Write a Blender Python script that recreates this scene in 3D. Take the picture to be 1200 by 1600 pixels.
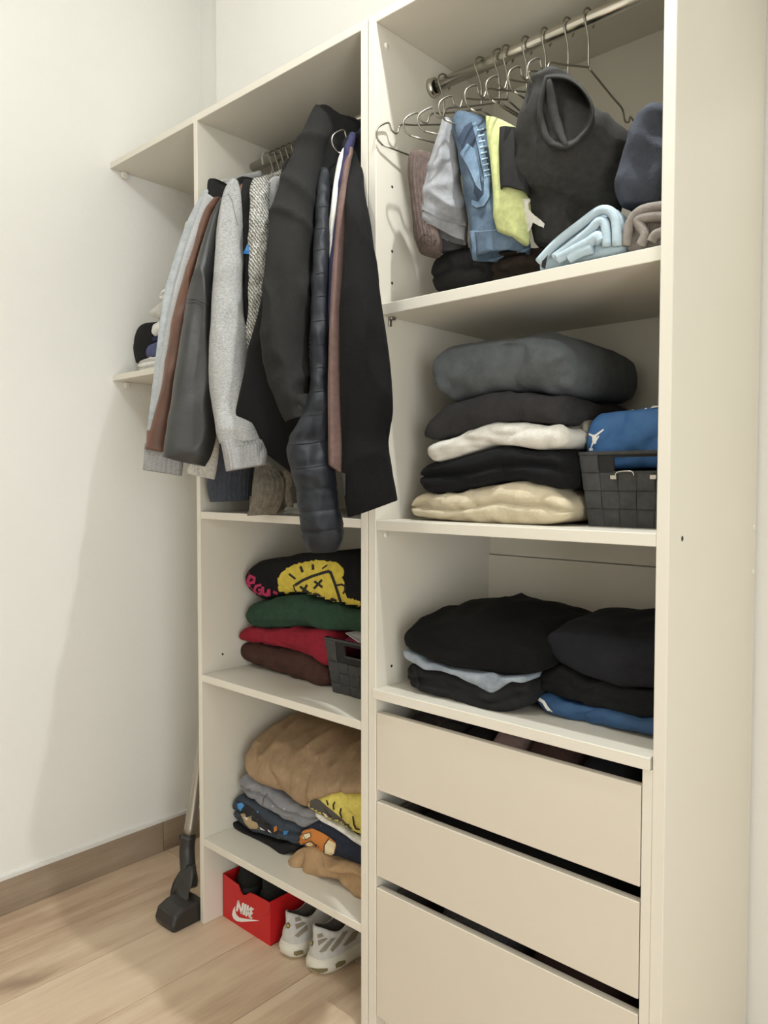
import bpy, bmesh, math, random
from mathutils import Vector, noise
from mathutils.bvhtree import BVHTree
from mathutils.geometry import delaunay_2d_cdt
for o in list(bpy.data.objects): bpy.data.objects.remove(o)
scene = bpy.context.scene
COL = scene.collection
V = Vector
# ------------------------------------------------------------------ camera
CAM = V((2.3977, -1.2852, 1.32)); FPX = 1196.17
_yaw, _pit, _rol = math.radians(42.4027), math.radians(-2.2909), math.radians(.0514)
FW = V((-math.sin(_yaw)*math.cos(_pit), math.cos(_yaw)*math.cos(_pit), math.sin(_pit)))
RT = V((math.cos(_yaw), math.sin(_yaw), 0)); UP = RT.cross(FW)
RT, UP = RT*math.cos(_rol)+UP*math.sin(_rol), UP*math.cos(_rol)-RT*math.sin(_rol)
cd = bpy.data.cameras.new('camera'); cam = bpy.data.objects.new('camera', cd); COL.objects.link(cam)
cd.sensor_fit = 'VERTICAL'; cd.sensor_height = 36; cd.sensor_width = 27; cd.lens = FPX/1600*36; cd.clip_start = .05
cam.location = CAM; cam.rotation_mode = 'QUATERNION'
from mathutils import Matrix
cam.rotation_quaternion = Matrix((RT, UP, -FW)).transposed().to_quaternion()
scene.camera = cam
# ------------------------------------------------------------------ world, lights, exposure
w = bpy.data.worlds.new('world'); scene.world = w; w.use_nodes = True
w.node_tree.nodes['Background'].inputs[0].default_value = (.9, .95, 1, 1)
w.node_tree.nodes['Background'].inputs[1].default_value = .05
vs = scene.view_settings
vs.view_transform = 'Standard'; vs.look = 'None'; vs.gamma = 1; vs.use_curve_mapping = False; vs.exposure = -.02
CEIL = 3.12
LAMPS = [((1.75, -.19), 100, .022), ((1.35, -.9), 22, .09)]
SPOT, GLOBE = LAMPS
def lamp(kind, energy, loc, **kw):
    ld = bpy.data.lights.new('lamp_or_fill_light', kind); ld.energy = energy; ld.color = (.95, .988, .992)
    rot = kw.pop('rotation', (0, 0, 0))
    for k, v in kw.items(): setattr(ld, k, v)
    lo = bpy.data.objects.new('lamp_or_fill_light', ld); COL.objects.link(lo); lo.location = loc; lo.rotation_euler = rot
lamp('SPOT', SPOT[1], (*SPOT[0], CEIL-.06), spot_size=math.radians(122), spot_blend=1., shadow_soft_size=SPOT[2])
lamp('POINT', GLOBE[1], (*GLOBE[0], 2.84), shadow_soft_size=GLOBE[2])
# added fill light, shining in through a made-up doorway in the right wall
FILL_DOOR = (-2.0, -1.0, 2.1)
lamp('AREA', 42, (3.66, (FILL_DOOR[0]+FILL_DOOR[1])/2, FILL_DOOR[2]/2), shape='RECTANGLE', size=FILL_DOOR[2], size_y=FILL_DOOR[1]-FILL_DOOR[0], rotation=(0, math.radians(90), 0))

# ------------------------------------------------------------------ helpers
def at(px, py, Y):
    d = FW + RT*((px-600)/FPX) - UP*((py-800)/FPX)
    return CAM + d*((Y-CAM.y)/d.y)
def ray(px, py):
    return (FW + RT*((px-600)/FPX) - UP*((py-800)/FPX)).normalized()
GEO = {}
def worigin(o):
    p = V((0, 0, 0))
    while o: p += o.location; o = o.parent
    return p
def tag(o, label, cat, group=None):
    o['label'] = label; o['category'] = cat
    if group: o['group'] = group
    return o
def T(name, label, cat, loc, group=None):
    o = bpy.data.objects.new(name, None); COL.objects.link(o); o.location = loc; o.empty_display_size = .05
    return tag(o, label, cat, group)
class MB:
    def __init__(s): s.v = []; s.f = []; s.m = []
    def add(s, vs, fs, mi=0):
        b = len(s.v); s.v += [V(p) for p in vs]; s.f += [tuple(b+i for i in q) for q in fs]; s.m += [mi]*len(fs); return s
    def box(s, a, b):
        x0, y0, z0 = a; x1, y1, z1 = b
        return s.add([(x0,y0,z0),(x1,y0,z0),(x1,y1,z0),(x0,y1,z0),(x0,y0,z1),(x1,y0,z1),(x1,y1,z1),(x0,y1,z1)],
              [(0,3,2,1),(4,5,6,7),(0,1,5,4),(1,2,6,5),(2,3,7,6),(3,0,4,7)])
    def tube(s, pts, r, n=8, closed=False):
        pts = [V(p) for p in pts]; N = len(pts); rs = r if isinstance(r, (list, tuple)) else [r]*N
        rings = []; ref = None
        for i, p in enumerate(pts):
            a = pts[(i-1) % N] if (i > 0 or closed) else p; b = pts[(i+1) % N] if (i < N-1 or closed) else p
            t = (b-a).normalized()
            if ref is None: ref = t.orthogonal().normalized()
            ref = (ref - t*ref.dot(t))
            if ref.length < 1e-6: ref = t.orthogonal()
            ref.normalize(); bt = t.cross(ref)
            rings.append([p + (ref*math.cos(k*2*math.pi/n) + bt*math.sin(k*2*math.pi/n))*rs[i] for k in range(n)])
        return s.loft(rings, not closed, not closed, loop=closed)
    def loft(s, rings, cap0=True, cap1=True, loop=False):
        n = len(rings[0]); vs = [p for r in rings for p in r]; fs = []
        R = len(rings)
        for i in range(R if loop else R-1):
            j = (i+1) % R
            for k in range(n):
                l = (k+1) % n; fs.append((i*n+k, i*n+l, j*n+l, j*n+k))
        if cap0: fs.append(tuple(range(n))[::-1])
        if cap1: fs.append(tuple((R-1)*n+k for k in range(n)))
        return s.add(vs, fs)
    def build(s, name, mat, parent=None, smooth=False, bevel=0, loc=None):
        if parent is not None: o0 = worigin(parent)
        elif loc is not None: o0 = V(loc)
        else:
            xs = [p.x for p in s.v]; ys = [p.y for p in s.v]; zs = [p.z for p in s.v]
            o0 = V(((min(xs)+max(xs))/2, (min(ys)+max(ys))/2, min(zs)))
        me = bpy.data.meshes.new(name); me.from_pydata([tuple(p-o0) for p in s.v], [], s.f)
        mats = mat if isinstance(mat, (list, tuple)) else [mat]
        for m in mats: me.materials.append(m)
        if len(mats) > 1: me.polygons.foreach_set('material_index', s.m)
        bm = bmesh.new(); bm.from_mesh(me)
        bmesh.ops.recalc_face_normals(bm, faces=bm.faces)
        if bevel: bmesh.ops.bevel(bm, geom=list(bm.edges), offset=bevel, segments=1, affect='EDGES', clamp_overlap=True)
        bm.to_mesh(me); bm.free()
        if smooth:
            me.polygons.foreach_set('use_smooth', [True]*len(me.polygons))
        me.update()
        ob = bpy.data.objects.new(name, me); COL.objects.link(ob)
        if parent is not None: ob.parent = parent
        else: ob.location = o0
        GEO[ob.name] = (s.v, s.f)
        return ob
def box(name, a, b, mat, parent=None, bevel=.0012): return MB().box(a, b).build(name, mat, parent, bevel=bevel)
def struct(o): o['kind'] = 'structure'; return o
def cat_rom(rows, n):
    """resample rows (tuples of numbers) to n rows by Catmull-Rom"""
    out = []; N = len(rows)
    for i in range(n):
        t = i/(n-1)*(N-1); k = min(int(t), N-2); u = t-k
        p1, p2 = rows[k], rows[k+1]; p0 = rows[k-1] if k > 0 else p1; p3 = rows[k+2] if k+2 < N else p2
        out.append(tuple(.5*((2*b)+(-a+c)*u+(2*a-5*b+4*c-d)*u*u+(-a+3*b-3*c+d)*u**3) for a, b, c, d in zip(p0, p1, p2, p3)))
    return out
def lerp(xs, ys, x):
    if x <= xs[0]: return ys[0]
    for i in range(len(xs)-1):
        if x <= xs[i+1]:
            return ys[i]+(ys[i+1]-ys[i])*(x-xs[i])/max(1e-9, xs[i+1]-xs[i])
    return ys[-1]
def ridge(p, fx, fy, fz, seed):
    q = V((p.x*fx+seed*3.7, p.y*fy+seed*5.9, p.z*fz-seed*2.3)); q += V((noise.noise(q*.7), noise.noise(q*.7+V((9, 2, 4))), noise.noise(q*.7+V((3, 8, 1)))))*.6
    return (1-min(1, abs(noise.noise(q))*2.2))**2-.25
def nz(p, fx, fy, fz, seed): return noise.noise(V((p.x*fx+seed*7.3, p.y*fy-seed*3.1, p.z*fz+seed*1.7)))

# ------------------------------------------------------------------ materials
def newmat(name):
    m = bpy.data.materials.new(name); m.use_nodes = True; nt = m.node_tree
    return m, nt, nt.nodes['Principled BSDF']
def srgb(c):
    f = lambda v: (v/255/12.92) if v/255 <= .04045 else ((v/255+.055)/1.055)**2.4
    return tuple(f(v) for v in c)+(1,)
def coords(nt, scale=(1, 1, 1), rnd=False):
    tc = nt.nodes.new('ShaderNodeTexCoord'); mp = nt.nodes.new('ShaderNodeMapping'); mp.inputs['Scale'].default_value = scale
    nt.links.new(tc.outputs['Object'], mp.inputs['Vector'])
    if rnd:
        oi = nt.nodes.new('ShaderNodeObjectInfo'); mu = nt.nodes.new('ShaderNodeMath'); mu.operation = 'MULTIPLY'; mu.inputs[1].default_value = 37
        nt.links.new(oi.outputs['Random'], mu.inputs[0])
        cx = nt.nodes.new('ShaderNodeCombineXYZ'); nt.links.new(mu.outputs[0], cx.inputs[0]); nt.links.new(mu.outputs[0], cx.inputs[1])
        nt.links.new(cx.outputs[0], mp.inputs['Location'])
    return mp.outputs['Vector']
def ramp(nt, fac, stops):
    r = nt.nodes.new('ShaderNodeValToRGB'); nt.links.new(fac, r.inputs[0])
    el = r.color_ramp.elements
    while len(el) < len(stops): el.new(.5)
    for e, (p, c) in zip(el, stops): e.position = p; e.color = c
    return r.outputs[0]
def noise_n(nt, vec, scale, detail=3, rough=.5):
    n = nt.nodes.new('ShaderNodeTexNoise'); n.inputs['Scale'].default_value = scale; n.inputs['Detail'].default_value = detail
    n.inputs['Roughness'].default_value = rough; nt.links.new(vec, n.inputs['Vector']); return n.outputs['Fac']
def bump(nt, b, h, strength, dist=.002):
    prev = b.inputs['Normal'].links[0].from_socket if b.inputs['Normal'].links else None
    n = nt.nodes.new('ShaderNodeBump')
    if prev: nt.links.new(prev, n.inputs['Normal']); n.inputs['Strength'].default_value = strength; n.inputs['Distance'].default_value = dist
    nt.links.new(h, n.inputs['Height']); nt.links.new(n.outputs[0], b.inputs['Normal'])
def plain(name, c, rough=.5, metal=0, spec=.5, emit=None):
    m, nt, b = newmat(name); b.inputs['Base Color'].default_value = srgb(c); b.inputs['Roughness'].default_value = rough
    b.inputs['Metallic'].default_value = metal; b.inputs['Specular IOR Level'].default_value = spec
    if emit: b.inputs['Emission Color'].default_value = srgb(c); b.inputs['Emission Strength'].default_value = emit
    return m
def mix(c, k): return tuple(max(0, min(255, v*k)) for v in c)
DSAT = .8
def fabric(name, c, kind='plain', c2=None, sheen=.1, rough=.92):
    m, nt, b = newmat(name); b.inputs['Roughness'].default_value = rough; b.inputs['Specular IOR Level'].default_value = .2
    b.inputs['Sheen Weight'].default_value = sheen; b.inputs['Sheen Roughness'].default_value = .5
    def dsat(q):
        l = .3*q[0]+.59*q[1]+.11*q[2]; return tuple(l+(v-l)*DSAT for v in q)
    lo, hi = dsat(c2 or mix(c, .86)), dsat(c)
    if kind not in ('rib',):
        vw = coords(nt); nw = nt.nodes.new('ShaderNodeTexNoise'); nw.inputs['Scale'].default_value = 13; nw.inputs['Detail'].default_value = 3; nw.inputs['Distortion'].default_value = 1.6
        nt.links.new(vw, nw.inputs['Vector']); bump(nt, b, nw.outputs['Fac'], .3, .012)
    b.inputs['Sheen Tint'].default_value = srgb(tuple((v+120)/2 for v in c))
    if kind == 'plain':
        v = coords(nt); f = noise_n(nt, v, 60, 4, .65)
        nt.links.new(ramp(nt, f, [(.3, srgb(lo)), (.7, srgb(hi))]), b.inputs['Base Color'])
        bump(nt, b, noise_n(nt, v, 420, 2), .35, .001)
    elif kind == 'heather':
        v = coords(nt, (1, 1, 2.6)); f = noise_n(nt, v, 150, 5, .75)
        nt.links.new(ramp(nt, f, [(.34, srgb(lo)), (.6, srgb(hi))]), b.inputs['Base Color'])
        bump(nt, b, noise_n(nt, v, 500, 2), .4, .001)
    elif kind == 'fleece':
        v = coords(nt); f = noise_n(nt, v, 35, 5, .7)
        nt.links.new(ramp(nt, f, [(.3, srgb(lo)), (.7, srgb(hi))]), b.inputs['Base Color'])
        bump(nt, b, noise_n(nt, v, 260, 4, .7), .7, .002)
    elif kind == 'denim':
        v = coords(nt, (1, 1, 1)); f = noise_n(nt, v, 22, 6, .7)
        nt.links.new(ramp(nt, f, [(.32, srgb(lo)), (.66, srgb(hi))]), b.inputs['Base Color'])
        wv = nt.nodes.new('ShaderNodeTexWave'); wv.bands_direction = 'DIAGONAL'; wv.inputs['Scale'].default_value = 260; nt.links.new(v, wv.inputs['Vector'])
        bump(nt, b, wv.outputs['Fac'], .25, .001)
    elif kind == 'knit':
        v = coords(nt); wv = nt.nodes.new('ShaderNodeTexWave'); wv.bands_direction = 'DIAGONAL'; wv.inputs['Scale'].default_value = 55
        wv.inputs['Distortion'].default_value = 5; wv.inputs['Detail'].default_value = 3; wv.inputs['Detail Scale'].default_value = 4; nt.links.new(v, wv.inputs['Vector'])
        nt.links.new(ramp(nt, wv.outputs['Fac'], [(.05, srgb(lo)), (.75, srgb(hi))]), b.inputs['Base Color'])
        bump(nt, b, wv.outputs['Fac'], 1., .004)
    elif kind == 'rib':
        v = coords(nt); f = noise_n(nt, v, 90, 4, .65)
        nt.links.new(ramp(nt, f, [(.3, srgb(lo)), (.7, srgb(hi))]), b.inputs['Base Color'])
        wv = nt.nodes.new('ShaderNodeTexWave'); wv.bands_direction = 'X'; wv.inputs['Scale'].default_value = 70; nt.links.new(v, wv.inputs['Vector'])
        bump(nt, b, wv.outputs['Fac'], .8, .003)
    elif kind == 'leather':
        b.inputs['Roughness'].default_value = .42; b.inputs['Specular IOR Level'].default_value = .45; b.inputs['Sheen Weight'].default_value = 0
        v = coords(nt); f = noise_n(nt, v, 14, 5, .6)
        nt.links.new(ramp(nt, f, [(.3, srgb(lo)), (.7, srgb(hi))]), b.inputs['Base Color'])
        vo = nt.nodes.new('ShaderNodeTexVoronoi'); vo.inputs['Scale'].default_value = 420; nt.links.new(v, vo.inputs['Vector'])
        bump(nt, b, vo.outputs['Distance'], .25, .001)
    elif kind == 'nylon':
        b.inputs['Roughness'].default_value = .58; b.inputs['Specular IOR Level'].default_value = .3; b.inputs['Sheen Weight'].default_value = 0
        v = coords(nt); f = noise_n(nt, v, 40, 4, .6)
        nt.links.new(ramp(nt, f, [(.3, srgb(lo)), (.7, srgb(hi))]), b.inputs['Base Color'])
        bump(nt, b, f, .3, .003)
    return m
def painted(name, c, rough, bs=.15, sc=90, var=.97):
    m, nt, b = newmat(name); b.inputs['Roughness'].default_value = rough; b.inputs['Specular IOR Level'].default_value = .35
    v = coords(nt); f = noise_n(nt, v, 2.2, 4, .6)
    nt.links.new(ramp(nt, f, [(.3, srgb(mix(c, var))), (.7, srgb(c))]), b.inputs['Base Color'])
    if bs > .03: bump(nt, b, noise_n(nt, v, sc, 4, .6), bs, .001)
    return m
M_WALL = painted('wall_paint', (238, 236, 230), .75, .25, 60, .985)
M_CEIL = painted('ceiling_paint', (242, 240, 235), .85)
M_PANEL = painted('white_melamine', (223, 217, 203), .42, .02, 300, .985)
M_EDGE = painted('white_edge_band', (232, 228, 218), .4, .05, 300, .99)
M_FRONT = painted('drawer_melamine', (215, 206, 190), .42, .02, 300, .985)
M_CHROME = plain('chrome', (214, 210, 200), .22, 1)
M_STEEL = plain('brushed_steel', (170, 166, 158), .32, 1)
M_WIRE = plain('hanger_wire', (150, 146, 134), .35, .9)
M_HOLE = plain('dark_hole', (26, 22, 18), .9)
M_CAPW = plain('white_plastic', (232, 228, 216), .4)
M_BLKPL = plain('black_plastic', (44, 42, 40), .42)
M_DKPL = plain('dark_grey_plastic', (30, 29, 28), .5)
def wood(name, stops, rough):
    m, nt, b = newmat(name); b.inputs['Roughness'].default_value = rough; b.inputs['Specular IOR Level'].default_value = .35
    v = coords(nt, (1, .07, 1), True); f = noise_n(nt, v, 16, 9, .72)
    v2 = coords(nt, (1, .28, 1), True); f2 = noise_n(nt, v2, 4.2, 4, .6)
    mx = nt.nodes.new('ShaderNodeMath'); mx.operation = 'MULTIPLY_ADD'; mx.inputs[1].default_value = .55
    nt.links.new(f2, mx.inputs[0])
    m2 = nt.nodes.new('ShaderNodeMath'); m2.operation = 'MULTIPLY'; m2.inputs[1].default_value = .5; nt.links.new(f, m2.inputs[0]); nt.links.new(m2.outputs[0], mx.inputs[2])
    vk = coords(nt, (1, .45, 1), True); vo = nt.nodes.new('ShaderNodeTexVoronoi'); vo.inputs['Scale'].default_value = 2.6
    dn = nt.nodes.new('ShaderNodeMixRGB'); dn.inputs[0].default_value = .06; nz_ = nt.nodes.new('ShaderNodeTexNoise'); nz_.inputs['Scale'].default_value = 14; nt.links.new(vk, nz_.inputs['Vector'])
    nt.links.new(vk, dn.inputs[1]); nt.links.new(nz_.outputs['Color'], dn.inputs[2]); nt.links.new(dn.outputs[0], vo.inputs['Vector'])
    kn = ramp(nt, vo.outputs['Distance'], [(.03, (.38, .34, .3, 1)), (.11, (1, 1, 1, 1))])
    mk = nt.nodes.new('ShaderNodeMixRGB'); mk.blend_type = 'MULTIPLY'; mk.inputs[0].default_value = .8
    nt.links.new(ramp(nt, mx.outputs[0], stops), mk.inputs[1]); nt.links.new(kn, mk.inputs[2]); nt.links.new(mk.outputs[0], b.inputs['Base Color'])
    v3 = coords(nt, (1, .04, 1), True)
    bump(nt, b, noise_n(nt, v3, 120, 3), .12, .001)
    return m
M_FLOOR = wood('oak_tile', [(.28, srgb((138, 112, 90))), (.42, srgb((186, 158, 132))), (.55, srgb((212, 188, 160))), (.75, srgb((228, 208, 182)))], .42)
M_BASE = wood('brown_wood_tile', [(.3, srgb((112, 96, 80))), (.5, srgb((152, 134, 114))), (.7, srgb((176, 158, 138)))], .45)
M_GROUT = plain('grout', (150, 122, 100), .9)
M_CAULK = plain('white_caulk', (226, 224, 218), .6)

# ------------------------------------------------------------------ room
RX, RY = 3.5, -2.3; BW = .476
fl = struct(MB().box((-.1, RY-.1, -.06), (RX+.1, BW+.1, -.0045)).build('floor', M_GROUT))
k = 0; x = .417-.2415*3
random.seed(4)
while x < RX:
    x0, x1 = max(x, -.02), min(x+.2415, RX+.02)
    y = [-3.3, -3.42, -3.18, -3.5][k % 4]
    while y < BW:
        y0, y1 = max(y, RY-.02), min(y+1.2, BW+.02)
        if y1-y0 > .02 and x1-x0 > .01:
            MB().box((x0+.0008, y0+.0008, -.006), (x1-.0008, y1-.0008, 0)).build('plank', M_FLOOR, fl, bevel=.0008)
        y += 1.2
    x += .2415; k += 1
def wallbox(name, a, b): return struct(MB().box(a, b).build(name, M_WALL))
wallbox('wall_left', (-.12, RY, 0), (0, BW+.1, CEIL))
wallbox('wall_back', (0, BW, 0), (RX, BW+.12, CEIL))
struct(MB().box((RX, RY, 0), (RX+.12, FILL_DOOR[0], CEIL)).box((RX, FILL_DOOR[1], 0), (RX+.12, BW+.1, CEIL)).box((RX, FILL_DOOR[0], FILL_DOOR[2]), (RX+.12, FILL_DOOR[1], CEIL)).build('wall_right', M_WALL))  # unseen wall; its door opening is added to let the fill light in
struct(MB().box((RX-.015, FILL_DOOR[0]-.07, 0), (RX, FILL_DOOR[0], FILL_DOOR[2]+.07)).box((RX-.015, FILL_DOOR[1], 0), (RX, FILL_DOOR[1]+.07, FILL_DOOR[2]+.07)).box((RX-.015, FILL_DOOR[0], FILL_DOOR[2]), (RX, FILL_DOOR[1], FILL_DOOR[2]+.07)).build('added_door_trim', M_CAPW))  # casing of the added doorway
wallbox('wall_front', (-.1, RY-.12, 0), (RX+.1, RY, CEIL))
struct(MB().box((-.1, RY-.1, CEIL), (RX+.1, BW+.1, CEIL+.1)).build('ceiling', M_CEIL))
cl = struct(MB().box((0.0, .352, 2.372), (.174, BW, CEIL)).build('wall_recess', M_WALL))
struct(MB().box((.174, .30, 2.372), (RX, BW, CEIL)).build('wall_bulkhead', M_WALL))
bb = struct(MB().box((0, RY, .108), (.011, BW, .119)).build('baseboard_left', M_CAULK))
yy = .165
for (y0, y1) in ((.166, BW), (-.434, .164), (-1.034, -.436), (-1.634, -1.036), (-2.234, -1.636)):
    MB().box((0, y0, 0), (.010, y1, .1115)).build('tile', M_BASE, bb, bevel=.0008)
(lx, ly), _p, _s = SPOT
t = T('ceiling_downlight', 'small round recessed downlight above the wardrobe front edge', 'light', (lx, ly, CEIL))
ring = [[V((lx, ly, CEIL)) + V((math.cos(a*math.pi/16)*r, math.sin(a*math.pi/16)*r, z)) for a in range(32)] for r, z in ((.055, 0), (.055, -.004), (.045, -.005), (.042, 0))]
MB().loft(ring, False, False).build('trim_ring', M_CAPW, t, True)
MB().loft([[V((lx+math.cos(a*math.pi/16)*r, ly+math.sin(a*math.pi/16)*r, CEIL-.001)) for a in range(32)] for r in (.042, .002)], False, True).build('lens', plain('lamp_lens', (255, 240, 215), .4, emit=2), t)
for ((lx, ly), _p, _s), lb in ((GLOBE, 'bare bulb pendant hanging from the ceiling in front of the clothes rail'),):
    t = T('pendant_lamp', lb, 'light', (lx, ly, CEIL))
    MB().loft([[V((lx+math.cos(a*math.pi/12)*r, ly+math.sin(a*math.pi/12)*r, CEIL-h)) for a in range(24)] for r, h in ((.045, 0), (.045, .012), (.018, .022), (.018, .06))]).build('canopy', M_CAPW, t, True)

# ------------------------------------------------------------------ wardrobe carcasses
D = .4685; ZT = 2.3684
XA0, XA1, XB0, XB1 = .4806, .4986, 1.1503, 1.1722        # left unit
XC0, XC1, XD0, XD1 = 1.1742, 1.1987, 1.8575, 1.8802      # right unit
ZL1, ZL2, ZL3 = .2598, .7518, 1.2316
ZR1, ZR2, ZR3 = .8392, 1.2308, 1.7249
def dot_x(name, parent, x, y, z, r, mat, h=.0015, sx=1):
    """small disc on a face looking towards +x (sx=1) or -x"""
    rings = [[V((x+sx*dx, y+math.cos(a*math.pi/8)*rr, z+math.sin(a*math.pi/8)*rr)) for a in range(16)] for dx, rr in ((0, r), (h, r*.85))]
    return MB().loft(rings, False, True).build(name, mat, parent, True)
def rod_socket(parent, x0, x1, y, z):
    pts = []
    rings = [[V((xx, y+math.cos(a*math.pi/12)*rr, z+math.sin(a*math.pi/12)*rr)) for a in range(24)] for xx, rr in ((x0, .023), (x1, .021), (x1, .015))]
    return MB().loft(rings, True, False).build('rod_socket', M_CHROME, parent, True)
# left unit
wl = T('wardrobe_unit', 'narrow white open wardrobe unit with rail of crowded clothes, beside the left wall', 'wardrobe', ((XA0+XB1)/2, D/2, 0))
box('side_panel', (XA0, 0, 0), (XA1, D, ZT), M_PANEL, wl); box('side_panel', (XB0, 0, 0), (XB1, D, ZT), M_PANEL, wl)
box('top_panel', (XA1, 0, ZT-.020), (XB0, D, ZT), M_PANEL, wl)
box('back_panel', (XA1, D-.008, .06), (XB0, D-.003, ZT-.02), M_PANEL, wl, 0)
for z in (ZL1, ZL2, ZL3): box('shelf', (XA1, .001, z-.021), (XB0, D-.008, z), M_PANEL, wl)
for y, z in ((.075, .80), (.075, .70), (.39, .80), (.39, .70), (.075, 1.9), (.075, 1.75)): dot_x('pin_hole', wl, XA1, y, z, .0035, M_HOLE, .0004)
RODY, RODZ = .20, 2.277
MB().tube([(XA1+.001, RODY, RODZ), (XB0-.001, RODY, RODZ)], .0135, 20).build('clothes_rod', M_CHROME, wl, True)
# right unit
wr = T('wardrobe_unit', 'wide white wardrobe unit with three drawers under open shelves, on the right', 'wardrobe', ((XC0+XD1)/2, D/2, 0))
box('side_panel', (XC0, 0, 0), (XC1, D, ZT), M_PANEL, wr); sp = box('side_panel', (XD0, 0, 0), (XD1, D, ZT), M_PANEL, wr)
box('top_panel', (XC1, 0, ZT-.020), (XD0, D, ZT), M_PANEL, wr)
box('back_panel', (XC1, D-.008, 1.122), (XD0, D-.003, ZT-.02), M_PANEL, wr, 0)
box('back_panel', (XC1, D-.016, .06), (XD0, D-.011, 1.120), M_PANEL, wr, .0008)
box('shelf', (XC1, .016, ZR3-.025), (XD0, D-.008, ZR3), M_PANEL, wr)
box('shelf', (XC1, .001, ZR2-.023), (XD0, D-.008, ZR2), M_PANEL, wr)
box('shelf', (XC1-.008, -.004, ZR1-.023), (XD0-.004, D-.016, ZR1), M_PANEL, wr)
MB().tube([(XC1+.001, RODY, RODZ), (XD0-.001, RODY, RODZ)], .0135, 20).build('clothes_rod', M_CHROME, wr, True)
rod_socket(wr, XC1, XC1+.012, RODY, RODZ)
for z in (1.853, 1.780, .883, 2.0): dot_x('pin_hole', wr, XC1, .055, z, .0035, M_HOLE, .0004)
for y, z in ((.035, 2.31), (.035, 1.195)): dot_x('screw_cap', wr, XC1, y, z, .007, M_CAPW, .002)
dot_x('screw_hole', wr, XD1, .058, 1.220, .005, M_HOLE, .0004)
for z in (1.224, 1.128): dot_x('screw_cap', wr, XD1, .455, z, .006, M_CAPW, .002)
# shelf support bracket below the upper shelf
mb = MB().box((XC1, .040, ZR3-.032), (XC1+.012, .056, ZR3-.025)); mb.box((XC1, .040, ZR3-.046), (XC1+.005, .050, ZR3-.032)); mb.build('shelf_pin', M_STEEL, wr, bevel=.001)
# drawers (ten mm overlay fronts between filler strips)
box('filler_strip', (1.8385, .001, 0.02), (XD0, .02, ZR1-.023), M_PANEL, wr)
DX0, DX1 = 1.2, 1.8365
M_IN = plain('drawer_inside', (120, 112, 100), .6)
for (z0, z1) in ((.6022, .784), (.3975, .5741), (.06, .3689)):
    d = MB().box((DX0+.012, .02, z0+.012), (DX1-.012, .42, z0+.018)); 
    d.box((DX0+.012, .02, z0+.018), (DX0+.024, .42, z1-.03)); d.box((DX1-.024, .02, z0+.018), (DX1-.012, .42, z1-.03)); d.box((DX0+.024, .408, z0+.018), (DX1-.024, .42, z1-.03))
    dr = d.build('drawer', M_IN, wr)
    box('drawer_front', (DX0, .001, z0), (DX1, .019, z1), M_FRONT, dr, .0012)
box('plinth', (XC1, .03, 0), (XD0, .045, .055), M_PANEL, wr)
# corner shelves between the wall and the left unit
for z, lb in ((ZT, 'upper white corner shelf between left wall and wardrobe, empty on top'), (1.6731, 'lower white corner shelf at the left wall carrying a cap and folded cloths')):
    cs = T('corner_shelf', lb, 'shelf', (XA0/2, D/2, z-.02))
    box('board', (.0005, 0, z-.0195), (XA0-.0005, D, z), M_PANEL, cs)
    for xx in (.0005, XA0-.0165):
        for y in (.035, .39):
            MB().box((xx, y, z-.040), (xx+.016, y+.02, z-.0195)).build('bracket', M_CAPW, cs, bevel=.003)

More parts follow.
